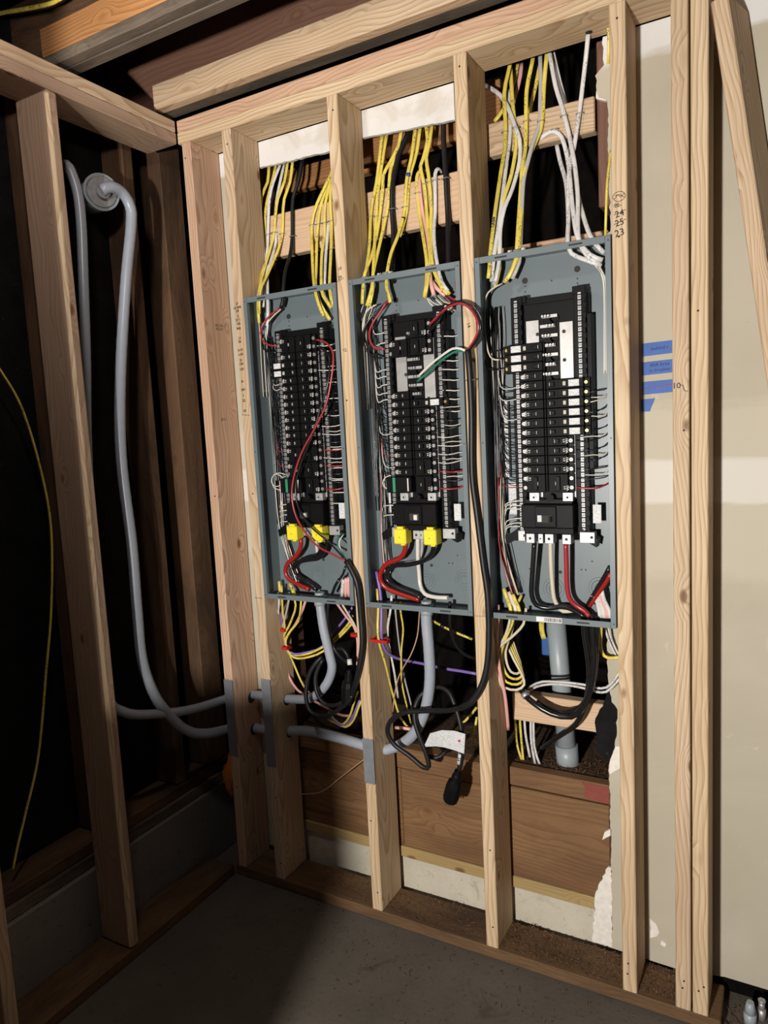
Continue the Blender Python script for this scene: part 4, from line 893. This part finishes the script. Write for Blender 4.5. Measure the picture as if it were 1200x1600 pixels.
low([(626, 940, Yb), (626, 956, Yb), (630, 983, .08), (627, 1021, .10), (628, 1066, .13), (635, 1100, .15), (642, 1130, .18)], 'yellow', 'thin yellow cable hanging straight beside the twisted copper wire', 'yellow cables below the middle panel', .0032, .0025)
low([(618, 940, Yb), (618, 956, Yb), (624, 1010, .12), (631, 1055, .14), (642, 1100, .16), (648, 1135, .18)], 'grey', 'thin grey cable hanging behind the twisted copper wire', G, .003, .0025)
cw = low([(656, 950, .04), (655, 963, .05), (652, 994, .06), (642, 1023, .06), (624, 1055, .07), (616, 1089, .08), (614, 1112, .09)], 'copper', 'twisted bare copper wire hanging left of the grey conduit', 'bare copper wires', .0022, .0022, cat='wire', name='copper_wire')
low([(666, 965, .06), (676, 970, .07), (696, 981, .10), (716, 990, .12), (738, 999, .13)], 'yellow', 'yellow cable slanting right under the middle panel', 'yellow cables below the middle panel', bands=[(688, 977, .085, 5, 3, 'wireblack')])
low([(703, 940, .05), (703, 965, .05), (705, 988, .08), (714, 1010, .11), (727, 1023, .14), (745, 1030, .17)], 'rubber', 'thin black cable leaving the right end of the middle panel', G, .0055, .0055)
low([(745, 1105, .17), (735, 1118, .16), (722, 1131, .15), (712, 1140, .16)], 'yellow', 'short yellow cable emerging right of the black coil', 'yellow cables below the middle panel')
low([(745, 1120, .16), (742, 1140, .15), (738, 1165, .15)], 'yellow', 'short yellow cable beside the fourth stud above the ledge', 'yellow cables below the middle panel')
low([(618, 1137, .15), (632, 1138, .15), (645, 1140, .16)], 'pinkc', 'short pink stub behind the coil under the middle panel', 'pink cables', .006, .005)
cable([(452, 1241, .145), (468, 1241, .13), (502, 1237, .11), (532, 1215, .09), (555, 1197, .06), (570, 1186, .05)], 'copper', 'bare copper wire hung in a low arc between the studs', 'bare copper wires', .0020, .0020, cat='wire', name='copper_wire')
cable([(461, 1120, .14), (461, 1165, .13), (456, 1205, .135), (450, 1236, .143)], 'copper', 'bare copper wire hanging straight down the first panel stud', 'bare copper wires', .0015, .0015, cat='wire', name='copper_wire')
# --- right bay
G = 'yellow cables coiled under the right panel'
for k, (dx, dy, lab) in enumerate(((0, 0, 'outermost yellow cable coil beside the fourth stud under the right panel'), (6, -2, 'second yellow cable coil beside the fourth stud under the right panel'), (11, -6, 'third yellow cable coil beside the fourth stud under the right panel'), (16, -12, 'innermost yellow cable coil beside the fourth stud under the right panel'))):
    s_ = 1-.16*k
    def q(x, y, Y): return (796+dx*.4+(x-796)*s_, 972+(y-972)*(1-.08*k), Y+.008*k)
    low([q(798, 940, .055), q(797, 960, .05), q(796, 972, .05), q(790, 992, .07), q(779, 1014, .08), q(772, 1033, .09), q(776, 1057, .09), q(788, 1074, .09), q(807, 1078, .10), q(819, 1070, .11), q(816, 1055, .12), q(803, 1031, .13), q(792, 1007, .14)], ['cream', 'yellow', 'yellow', 'cream'][k], lab.replace('yellow', 'cream' if k in (0, 3) else 'yellow'), G if k in (1, 2) else 'cream cables coiled under the right panel')
low([(822, 950, .05), (818, 975, .05), (800, 995, .06), (780, 1012, .075), (774, 1035, .085), (780, 1062, .085), (786, 1078, .10)], 'cream', 'cream cable sweeping left from the right panel into the coil', 'cream cables coiled under the right panel')
low([(815, 930, .07), (806, 950, .06), (800, 975, .06), (788, 1003, .075), (782, 1030, .10), (790, 1058, .12)], 'yellow', 'yellow cable dropping steeply from the right panel into the coil', G)
low([(778, 945, .05), (778, 968, .05), (776, 1005, .07), (781, 1048, .075), (789, 1087, .09), (793, 1124, .12), (794, 1140, .14)], 'pinkc', 'long pink cable hanging against the fourth stud under the right panel', 'pink cables', .0055, .0045)
G = 'thick black cables below the right panel'
clampcab = low([(927, 962, .045), (926, 988, .05), (928, 1027, .06), (924, 1070, .075), (913, 1102, .09), (892, 1120, .10), (861, 1115, .10), (836, 1100, .10), (821, 1087, .115), (812, 1074, .14)], 'wireblack', 'thick black cable curving left to a metal clamp over the block', G, .009, .009)
low([(934, 962, .05), (932, 990, .06), (931, 1030, .07), (925, 1072, .09), (908, 1104, .11), (884, 1114, .12), (858, 1108, .12), (838, 1096, .12)], 'wireblack', 'thick black cable curving just above the clamped one', G, .008, .008)
low([(913, 962, .05), (913, 988, .055), (920, 1037, .07), (920, 1070, .09), (913, 1105, .11), (900, 1131, .13), (874, 1150, .18), (844, 1170, .24)], 'wireblack', 'thick black cable passing in front of the grey pipe', G, .0085, .0085)
c = at(821, 1087, .115); bm = nb(); tube(bm, [at(823, 1089, .113), at(819, 1083, .118)], .0125, None, 14, 0, .05); obj('metal_clamp', bm, M['alu'], clampcab)
low([(826, 1075, .20), (832, 1071, .17), (848, 1065, .15), (881, 1066, .145), (913, 1070, .13), (931, 1075, .125), (948, 1074, .12), (960, 1062, .11), (968, 1050, .11)], 'white', 'upper white cable crossing over the low block', 'white cables crossing the low block', .0038, .003)
low([(828, 1080, .20), (838, 1073, .17), (860, 1069, .152), (890, 1071, .148), (915, 1076, .13), (932, 1081, .12), (947, 1081, .115), (960, 1070, .11), (968, 1060, .11)], 'white', 'lower white cable crossing over the low block', 'white cables crossing the low block', .0038, .003)
low([(939, 975, .06), (939, 990, .08), (938, 1005, .10), (941, 1020, .11), (950, 1028, .11), (968, 1027, .10)], 'yellow', 'yellow cable hooking behind the stud at the right panel corner', 'yellow cables below the right panel', .005, .004)
for k, x in enumerate((943, 948)): low([(x, 970, .10), (x+6, 995, .12), (x+16, 1018, .13), (x+24, 1032, .13)], 'white', ['left white cable slanting behind the right panel corner', 'right white cable slanting behind the right panel corner'][k], 'white cables at the right panel corner', .003, .0025)
for pts, m_, lab in (([(819, 1108, .23), (821, 1146, .23), (828, 1183, .22)], 'white', 'leftmost white cable entering the ledge by the grey pipe'), ([(829, 1108, .23), (830, 1157, .23), (836, 1193, .22)], 'white', 'middle white cable entering the ledge by the grey pipe'), ([(833, 1108, .235), (835, 1167, .235), (844, 1196, .225)], 'white', 'rightmost white cable entering the ledge by the grey pipe')):
    low(pts, m_, lab, 'white cables entering the ledge')
for pts, lab in (([(803, 1085, .24), (807, 1157, .24), (815, 1187, .23)], 'left yellow cable entering the ledge beside the fourth stud'), ([(809, 1085, .24), (815, 1160, .24), (818, 1190, .23)], 'right yellow cable entering the ledge beside the fourth stud')):
    low(pts, 'yellow', lab, 'yellow cables entering the ledge')
# grey pvc pipe
pp = empty('conduit_pipe', at(889, 1200, .27)); tag(pp, 'straight grey plastic conduit pipe standing on the ledge, right bay', 'pipe')
a, b = at(866, 940, .27), at(886, 1170, .27); bm = nb(); cyl(bm, a, b, .0300, n=28); obj('pipe', bm, M['pvc'], pp)
a, b = at(885, 1163, .27), at(888.5, 1201, .27); bm = nb(); cyl(bm, a, b, .0355, n=28); obj('coupling', bm, M['pvc'], pp)
# blue plastic box behind
bm = nb(); p = [at(848, 983, .32), at(858, 983, .32), at(860, 1022, .32), at(846, 1024, .32)]; box(bm, p[3].x, p[2].x+.01, .32, .36, p[3].z, p[0].z+.03, .004)
tag(obj('blue_box', bm, M['bluebox']), 'blue plastic scrap hanging behind the right panel bottom', 'box')
low([(848, 962, .29), (846, 975, .29), (847, 988, .30), (850, 998, .30)], 'yellow', 'yellow strap on the blue plastic scrap', 'yellow cables below the right panel', .009, .003)
# ------------------------------------------------------------------ flexible conduits
def flexc(pts, r, label, name='flexible_conduit', mat='flex', rib=.012):
    bm = nb(); tube(bm, pts, r, None, 14, 0, .012, rib); return tag(obj(name, bm, M[mat]), label, 'conduit', 'grey flexible conduits')
F1 = [atx(158, 298, -.115), atx(172, 292, -.10), atx(190, 300, -.10), atx(203, 322, -.10), atx(205, 352, -.10), atx(196, 450, -.10), atx(188, 600, -.10), atx(190, 720, -.10), atx(206, 850, -.10), atx(214, 950, -.10), atx(222, 1030, -.10), atx(240, 1083, -.10), atx(262, 1115, -.095), atx(290, 1140, -.085), atx(322, 1146, -.06)]
c1 = flexc(F1+[V((.0, .098, .54)), V((.12, .10, .545)), V((.229, .092, .565)), at(485, 1143, .085), at(527, 1152, .075), at(568, 1164, .072), at(598, 1171, .078), at(612, 1169, .083), at(628, 1162, .085), at(646, 1147, .08), at(660, 1122, .07), at(669, 1089, .06), at(672, 1055, .055), at(670, 1010, .05), at(667, 976, .05), at(666, 955, .05)], .0178, 'grey flexible conduit from the wall hub, through the studs, up into the middle panel')
flexc([atx(100, 258, -.17), atx(108, 262, -.165), atx(121, 300, -.16), atx(127, 350, -.16), atx(130, 430, -.16), atx(134, 560, -.16), atx(136, 700, -.16), atx(148, 950, -.155), atx(165, 1080, -.14), atx(195, 1113, -.115), atx(250, 1115, -.10), atx(305, 1107, -.08), V((-.0, .10, .665)), V((.12, .095, .68)), V((.229, .088, .688)), at(481, 1092, .08), at(500, 1081, .075), at(513, 1064, .07), at(519, 1043, .06), at(515, 1022, .055), at(506, 984, .05), at(501, 950, .05), at(499, 935, .05)], .0160, 'grey flexible conduit behind the left wall stud, ending in the left panel')
def fitting(px, py, label, dx=0):
    c = at(px, py, .05); c.z = PZ
    bm = nb(); cyl(bm, c+V((0, 0, -.022)), c+V((0, 0, -.001)), .020, n=18); cyl(bm, c+V((0, 0, .002)), c+V((0, 0, .010)), .023, n=8); cyl(bm, c+V((0, 0, .010)), c+V((0, 0, .022)), .017, .016, n=18)
    tag(obj('conduit_fitting', bm, M['pvc']), label, 'fitting', 'conduit fittings in the panel floors')
fitting(500, 940, 'grey conduit fitting in the floor of the left panel'); fitting(667, 955, 'grey conduit fitting in the floor of the middle panel')
# hub in the left wall where the big conduit starts
hub = empty('conduit_hub', atx(150, 305, -.24)); tag(hub, 'grey plastic pipe hub sticking out of the old left wall', 'pipe hub')
c = atx(150, 305, -.19); e = atx(159, 300, -.135); d = (e-c).normalized()
bm = nb(); cyl(bm, c-d*.06, e, .050, n=28); cyl(bm, e-d*.010, e, .057, n=28); obj('pipe', bm, M['pvc'], hub)
bm = nb(); cyl(bm, e, e+d*.004, .046, n=24); obj('bushing', bm, M['alu'], hub)
bm = nb(); cyl(bm, e+d*.006, e+d*.02, .022, n=18); obj('connector', bm, M['alu'], hub)
# zip ties
for px, py, X_, lab in ((290, 1120, -.085, 'dark zip tie round both grey conduits on the old stud'),):
    pass
# yellow cable on the old left wall and up on the joist
bm = nb(); tube(bm, [atx(-25, 545, -.20), atx(0, 578, -.20), atx(35, 640, -.20), atx(65, 740, -.21), atx(80, 830, -.22), atx(80, 950, -.22), atx(72, 1050, -.22), atx(60, 1180, -.22), atx(40, 1270, -.21), atx(28, 1320, -.20), atx(20, 1358, -.19)], .0048, .003, 8, 0, .02)
tag(obj('cable', bm, M['yellow']), 'yellow cable curving down the dark old left wall', 'cable')
bm = nb(); tube(bm, [at(-40, 33, -.445), at(0, 21, -.445), at(50, 12, -.445), at(85, 3, -.445), at(110, -14, -.44)], .0065, .004, 8, 0, .02)
tag(obj('cable', bm, M['yellow']), 'yellow cable running along the ceiling joist at the top left', 'cable')
# ------------------------------------------------------------------ heavy black cords
def cord(pts, r, label, name='power_cord'):
    W_ = [at(*p) for p in pts]; bm = nb(); tube(bm, W_, r, None, 12, 0, .012)
    return bm, W_
# cord of the middle panel
root = empty('power_cord', at(717, 1250, .06)); tag(root, 'black power cord from the middle panel, ending in a hanging plug', 'power cord', 'black power cords')
bm = nb(); tube(bm, [at(*p) for p in [(731, 547, -.03), (733, 570, -.032), (735, 600, -.026), (737, 650, -.018), (738, 740, -.016), (745, 800, -.016), (755, 880, -.016), (762, 930, -.016), (764, 990, -.016), (761, 1040, -.016), (751, 1075, -.018), (735, 1098, -.018), (720, 1106, -.01)]], .0092, None, 12, 0, .012); obj('cord', bm, M['rubber'], root)
bm = nb(); tube(bm, [at(*p) for p in [(724, 1105, -.012), (700, 1110, .0), (660, 1111, .01), (630, 1114, .01), (610, 1127, .015), (606, 1145, .02), (616, 1163, .025), (640, 1181, .03), (662, 1199, .03), (670, 1197, .03), (666, 1178, .03), (656, 1152, .03), (648, 1125, .035), (650, 1100, .05), (661, 1083, .07), (681, 1073, .075), (700, 1080, .07), (710, 1100, .06), (719, 1130, .05), (722, 1160, .045), (721, 1185, .045), (717, 1205, .045)]], .0078, None, 12, 0, .012); obj('cord', bm, M['rubber'], root)
bm = nb(); tube(bm, [at(*p) for p in [(664, 1178, .06), (675, 1184, .07), (688, 1182, .08), (700, 1170, .10)]], .0065, None, 10, 0, .012); obj('cord', bm, M['rubber'], root)
def plug(root, a, b, r, prongs):
    a = V(a); b = V(b); d = (b-a).normalized(); L = (b-a).length
    bm = nb(); n = 20; s = d.orthogonal().normalized(); q = d.cross(s); prof = [(0, .45), (.12, .5), (.16, .62), (.30, .66), (.36, .9), (.5, 1.0), (.85, 1.0), (.97, .92), (1, .8)]
    R_ = []
    for t, k in prof:
        R_.append([bm.verts.new(a+d*(L*t)+(s*math.cos(2*math.pi*i/n)+q*math.sin(2*math.pi*i/n))*r*k*(1+(.05 if (i % 2 and .3 < t < .97) else 0))) for i in range(n)])
    for A, B in zip(R_, R_[1:]):
        for i in range(n): bm.faces.new((A[i], A[(i+1) % n], B[(i+1) % n], B[i]))
    bm.faces.new(R_[0][::-1]); bm.faces.new(R_[-1]); pl = obj('plug', bm, M['black'], root)
    if prongs:
        for k in (-1, 0, 1):
            bm = nb(); c = b+s*(k*r*.45); cyl(bm, c-d*.002, c+d*.014, .003, n=8); obj('prong', bm, M['brass'], pl)
    return pl
plug(root, at(716, 1204, .045), at(703, 1252, .045), .0245, True)
bm = nb(); tube(bm, [at(720.5, 1177, .045), at(718, 1193, .045)], .0085, None, 12, 0, .05); wrap = obj('number_wrap', bm, M['tag'], root)
text('wrap_print', '23', .015, M['ink'], at(719.5, 1185, .045)+V((0, -.0095, 0)), wrap, math.radians(4), 0, .0004)
# paper warning tag wrapped on the cord
bm = nb(); ax = [at(663, 1165, .03), at(672, 1146, .025), at(690, 1141, .018), (at(710, 1142, .016)), at(727, 1147, .022), at(729, 1151, .04)]
bx_ = [at(663, 1167, .03), at(680, 1166, .025), at(695, 1168, .018), at(712, 1173, .016), at(725, 1178, .022), at(727, 1181, .04)]
A = [bm.verts.new(p) for p in ax]; B = [bm.verts.new(p) for p in bx_]; A2 = [bm.verts.new(p+V((0, .001, 0))) for p in ax]; B2 = [bm.verts.new(p+V((0, .001, 0))) for p in bx_]
for i in range(5): bm.faces.new((A[i], B[i], B[i+1], A[i+1])); bm.faces.new((A2[i+1], B2[i+1], B2[i], A2[i]))
tg = obj('warning_tag', bm, M['doc'], root)
bm = nb(); c = at(717, 1158, .014); cyl(bm, c, c+V((0, .0008, 0)), .0035, n=12); obj('red_dot', bm, M['redink'], tg)
# cord of the left panel
root = empty('power_cord', at(545, 1100, .03)); tag(root, 'black power cord from the left panel, coiled with its connector under it', 'power cord', 'black power cords')
bm = nb(); tube(bm, [at(*p) for p in [(541, 876, -.02), (549, 890, -.022), (557, 908, -.024), (561, 930, -.022), (564, 962, -.018), (566, 990, -.018), (566, 1010, -.018), (563, 1035, -.016), (557, 1064, -.008), (551, 1085, .01)]], .0092, None, 12, 0, .012); obj('cord', bm, M['rubber'], root)
bm = nb(); tube(bm, [at(*p) for p in [(513, 935, .05), (513, 945, .05), (512, 973, .06), (518, 1003, .07), (528, 1022, .07), (540, 1033, .06), (546, 1036, .05), (542, 1022, .045), (535, 1014, .045), (528, 1013, .05)]], .006, None, 10, 0, .012); obj('cord', bm, M['rubber'], root)
bm = nb(); tube(bm, [at(*p) for p in [(551, 1085, .01), (545, 1095, .015), (532, 1106, .02), (516, 1117, .02), (500, 1119, .02), (486, 1112, .02), (479, 1095, .02), (479, 1072, .025), (485, 1050, .03), (496, 1033, .04), (504, 1026, .05)]], .0078, None, 12, 0, .012); obj('cord', bm, M['rubber'], root)
bm = nb(); tube(bm, [at(*p) for p in [(505, 1030, .05), (498, 1042, .045), (493, 1058, .04), (494, 1078, .035), (500, 1092, .03), (510, 1101, .03), (524, 1102, .03), (536, 1097, .03), (542, 1093, .03)]], .0072, None, 12, 0, .012); obj('cord', bm, M['rubber'], root)
plug(root, at(546, 1046, .035), at(543, 1100, .03), .022, False)
bm = nb(); tube(bm, [at(546, 1030, .045), at(547, 1039, .04)], .0085, None, 12, 0, .05); obj('number_wrap', bm, M['tag'], root)
# staples holding the cords to the studs
for px, py, Y in ((736, 594, -.016),):
    c = at(px, py, -.02); bm = nb(); tube(bm, [c+V((-.0135, .02, 0)), c+V((-.0125, -.010, 0)), c+V((.0125, -.010, 0)), c+V((.0135, .02, 0))], .0012, None, 5, 0, .05); obj('staple', bm, M['steel'], bpy.data.objects['power_cord'])
# ------------------------------------------------------------------ nail plates on the studs (parts of the studs)
for k, x, z0, z1 in (('0', X0, .476, .762), ('0b', X0b, .468, .786), ('1', X1, .488, .638)):
    bm = nb(); n = 6; w_ = .040
    pts = [(x-.001, z0), ]
    pts = [(x-.001+w_*i/n, z0-(.004 if i % 2 else 0)) for i in range(n+1)]+[(x-.001+w_*(n-i)/n, z1+(.004 if i % 2 else 0)) for i in range(n+1)]
    poly_prism(bm, pts, -.0018, -.0001)
    for zz in (z0+.03, z1-.02):
        cyl(bm, (x+.02, -.0024, zz), (x+.02, -.0017, zz), .002, n=8)
    obj('nail_plate', bm, M['steel'], studs[k])
# bored holes the conduits pass through (dark rims on the stud sides)
for k, x, pts in (('0', X0+T, ((.098, .543), (.098, .668))), ('0b', X0b+T, ((.092, .565), (.088, .688)))):
    for y, z in pts:
        bm = nb(); cyl(bm, (x-.0005, y, z-.004), (x+.0008, y, z-.004), .021, n=20); obj('bored_hole', bm, M['ink'], studs[k])
# nails and knots on the stud faces
random.seed(3)
bmN = nb(); cyl(bmN, (0, -.0006, 0), (0, .0002, 0), .0028, n=8); NAIL = mesh(bmN, M['ink'], False, 'nail_hole')
for k, x in (('0', X0), ('0b', X0b), ('1', X1), ('2', X2), ('3', X3), ('4', X4), ('5', X5)):
    for z in (.10, .115 if k in '345' else .35, 2.58, 1.2+random.random()):
        link('nail', NAIL, studs[k], Matrix.Translation((x+random.uniform(.012, .028), -.0001, z+random.uniform(-.01, .01))))
# ------------------------------------------------------------------ handwriting
def hand(k, s, size, px, py, roll=0, bold=.0002, Y=-.0006): return text('handwriting', s, size, M['ink'], at(px, py, Y), studs[k], math.radians(roll), 0, bold)
def stroke(k, pts, r=.0007, Y=-.0004, m='ink'):
    bm = nb(); tube(bm, [at(x, y, Y) for x, y in pts], r, .0003, 6, 0, .01); obj('pen_stroke', bm, M[m], studs[k])
hand('3', '23', .024, 968, 364, 10); hand('3', '25', .022, 968, 348, 10); hand('3', '24', .022, 968, 334, 10)
stroke('3', [(959, 351), (968, 347), (978, 342)]); stroke('3', [(959, 336), (968, 332), (978, 327)])
stroke('3', [(957, 308), (962, 301), (972, 299), (977, 305), (973, 312), (963, 315), (957, 309)]); stroke('3', [(960, 311), (966, 304), (969, 308), (975, 302)]); stroke('3', [(961, 306), (968, 304), (975, 308)])
hand('3', '2E', .013, 964, 321, 0); stroke('3', [(958, 322), (964, 320), (971, 321)])
hand('4', '10', .020, 1057, 603, 0); stroke('4', [(1062, 602), (1067, 602), (1069, 610), (1075, 611)])
hand('1', '10', .013, 531, 420, 20); hand('1', '29', .014, 531, 434, 10); stroke('1', [(527, 440), (533, 437), (537, 434)])
hand('2', '14', .014, 732, 508, -75); hand('1', 'CL', .012, 539, 547, -10)
for (y, t) in ((475, '17'), (481, '10 WR'), (486, '24'), (494, '2'), (500, '27 1'), (506, '102'), (513, 'Bdy'), (529, '17'), (534, '36'), (547, '3-10'), (554, '1-43'), (563, '21'), (569, '195'), (577, '120'), (596, 'B-'), (609, 'HH'), (618, '1'), (626, '22'), (642, '34')):
    hand('0b', t, .0115, 370.5+(y-480)*.073, y, 4, .0004)
for k, x0, y in (('0b', 381, 648), ('0b', 401, 934)): stroke(k, [(x0-3, y), (x0+9, y+1)])
stroke('2', [(742, 962), (752, 963), (761, 963)], .0005); stroke('1', [(553, 912), (560, 912), (566, 913)], .0006)
stroke('1', [(556, 914), (556, 950), (558, 985)], .0005)
# grade stamps on stud sides
def stamp(k, x, y, z, s, size): 
    Mx = Matrix.Translation((x+.0004, y, z)) @ Matrix.Rotation(math.pi/2, 4, 'Z') @ Matrix.Rotation(math.pi/2, 4, 'X')
    link('grade_stamp', textmesh(s, size, M['kraft'], .0001), studs[k], Mx)
stamp('0', X0+T, .075, 2.02, 'SEL STR\nKD-HT', .012); stamp('0b', X0b+T, .07, 2.02, 'NO.2\nDOUG FIR', .012); stamp('0', X0+T, .06, 1.70, 'KD 2', .012)
# ------------------------------------------------------------------ painter's tape with pen notes
TAPES = (((1455, 535), 1.455, 1.545, 1.829, 1.794, ['behind r'], 'topmost strip of blue painter tape with a pen note'), (None, 1.455, 1.545, 1.780, 1.744, ['60A brea', 'in breaker'], 'second strip of blue painter tape with two pen lines'), (None, 1.455, 1.545, 1.728, 1.693, [], 'third strip of blue painter tape with a ruled line'), (None, 1.452, 1.487, 1.681, 1.647, [], 'short torn piece of blue painter tape, lowest of four'))
for n_, (q, x0, x1, zt, zb, lines, lab) in enumerate(TAPES):
    bm = nb()
    if n_ < 3: poly_prism(bm, [(x0, zb-.001), (x1, zb+.002), (x1, zt), (x0, zt-.002)], .1418, .1424)
    else: poly_prism(bm, jag([(x0, zb), (x0+.022, zb), (x1, zt), (x0, zt-.001), (x0, zb)], .0008, 4)[:-1], .1418, .1424)
    t = tag(obj('painter_tape', bm, M['tape']), lab+' on the drywall', 'tape', 'blue painter tape strips')
    for i_, ln in enumerate(lines):
        text('pen_note', ln, .013, M['blueink'], (1.500, .1414, (zt+zb)/2+(.007-.014*i_ if len(lines) > 1 else 0)), t, math.radians(2))
    if n_ == 2:
        bm = nb(); tube(bm, [V((1.46, .1416, 1.708)), V((1.50, .1416, 1.712)), V((1.54, .1416, 1.716))], .0006, .0003, 6, 0, .02); obj('pen_line', bm, M['redink'], t)
# ------------------------------------------------------------------ loose board leaning at the right
ax_ = V((0.13824931, 0.00411731, -0.9903889)); e1 = V((0.95281046, -0.27342884, 0.13186698)); e2 = V((0.27025795, 0.96188342, 0.04172437))
A = V((1.6315, .0125, 2.561)); Lb = (A.z-.03)/-ax_.z
c = A+e1*.019+e2*.066+ax_*(Lb/2)
zax = -ax_; R_ = Matrix((e1, zax.cross(e1), zax)).transposed().to_4x4()
bm = nb(); box(bm, -.019, .019, -.066, .066, -Lb/2, Lb/2, .003)
lb = link('loose_board', mesh(bm, M['fresh2'], False, 'loose_board'), None, Matrix.Translation(c) @ R_)
tag(lb, 'loose wooden board leaning against the wall at the right edge', 'board')
# ------------------------------------------------------------------ fittings and debris on the floor, bottom right
def floor_at(px, py, z):
    d = CF + CR*((px-600)/FPX) + CU*((800-py)/FPX); return CAM+d*((z-CAM.z)/d.z)
c = floor_at(1172, 1600, .0); bm = nb(); cyl(bm, (c.x, c.y, .001), (c.x, c.y, .035), .016, n=16); cyl(bm, (c.x, c.y, .035), (c.x, c.y, .065), .0155, .009, n=16)
tag(obj('pipe_cap', bm, M['pvc']), 'grey plastic pipe cap on the floor by the last stud', 'pipe cap')
c = floor_at(1190, 1592, .0); bm = nb(); cyl(bm, (c.x, c.y, .001), (c.x, c.y, .03), .011, n=6); cyl(bm, (c.x, c.y, .03), (c.x, c.y, .05), .008, n=12); cyl(bm, (c.x, c.y, .05), (c.x, c.y, .056), .010, n=6)
tag(obj('conduit_fitting', bm, M['alu']), 'small silver conduit fitting on the floor beside the grey cap', 'fitting')
# lumpy dirt behind the last stud
# torn hole in the drywall low down
bm = nb(); poly_prism(bm, jag([(1.462, .115), (1.48, .125), (1.487, .14), (1.478, .165), (1.462, .175), (1.462, .115)], .003, 17)[:-1], .1422, .1432); obj('torn_patch', bm, M['gypsum'], wr)
bm = nb(); poly_prism(bm, jag([(1.49, .105), (1.503, .10), (1.507, .112), (1.494, .12), (1.49, .105)], .002, 18)[:-1], .1400, .1432); obj('torn_patch', bm, M['gypsum'], wr)
# orange foam at the corner
bm = nb(); bmesh.ops.create_icosphere(bm, subdivisions=3, radius=1)
c = V((-.03, .07, .36))
for v in bm.verts:
    nn = 1+.35*noise.noise(v.co*2.2); v.co = c+V((v.co.x*.035*nn, v.co.y*.05*nn, v.co.z*.085*nn))
tag(obj('foam_blob', bm, M['foam'], None, True), 'orange foam blob in the corner behind the first stud', 'foam')
# wood shavings and crumbs: countless
random.seed(12)
bm = nb()
def chip(x, y, z, s):
    a = random.random()*6.28; t = V((math.cos(a), math.sin(a), random.uniform(-.3, .5))).normalized(); q = V((-t.y, t.x, random.uniform(-.4, .4))).normalized()
    l = s*random.uniform(.6, 2.6); w_ = s*random.uniform(.25, .6); c = V((x, y, z+abs(t.z)*l*.5+.0006))
    vs_ = [bm.verts.new(c+t*l*.5*i+q*w_*.5*j) for i, j in ((-1, -1), (1, -1), (1, 1), (-1, 1))]
    bm.faces.new(vs_).material_index = random.choice((0, 0, 1, 2, 2))
for k in range(3800):
    x = random.uniform(.24, 1.55); y = random.uniform(.015, .139)**1.0
    if random.random() > (.25 if x < 1.0 else 1.0): continue
    if any(xs-.003 < x < xs+T+.003 for xs in (X0b, X1, X2, X3, X4)): continue
    chip(x, y, .038, .005)
o = obj('wood_shavings', bm, [M['plank'], M['kraft'], M['mud']]); tag(o, 'wood shavings and dirt strewn along the bottom plate', 'shavings', kind='stuff')
bm = nb()
for k in range(900):
    x = random.uniform(1.04, 1.35) if k < 650 else random.uniform(.23, 1.0); chip(x, random.uniform(.20, .34), .548, .006)
o = obj('ledge_debris', bm, [M['plank'], M['kraft'], M['mud']]); tag(o, 'dirt and wood crumbs on the ledge behind the studs', 'debris', kind='stuff')
bm = nb()
for k in range(420):
    x = random.uniform(.2, 2.2); y = -abs(random.gauss(0, .22))-.01
    chip(x, y, .0, .006)
for k in range(260): chip(random.uniform(1.665, 2.1), random.uniform(-.05, .138), 0, .010)
o = obj('floor_crumbs', bm, [M['mud'], M['kraft'], M['kraft']]); tag(o, 'scattered crumbs of wood on the concrete floor', 'debris', kind='stuff')
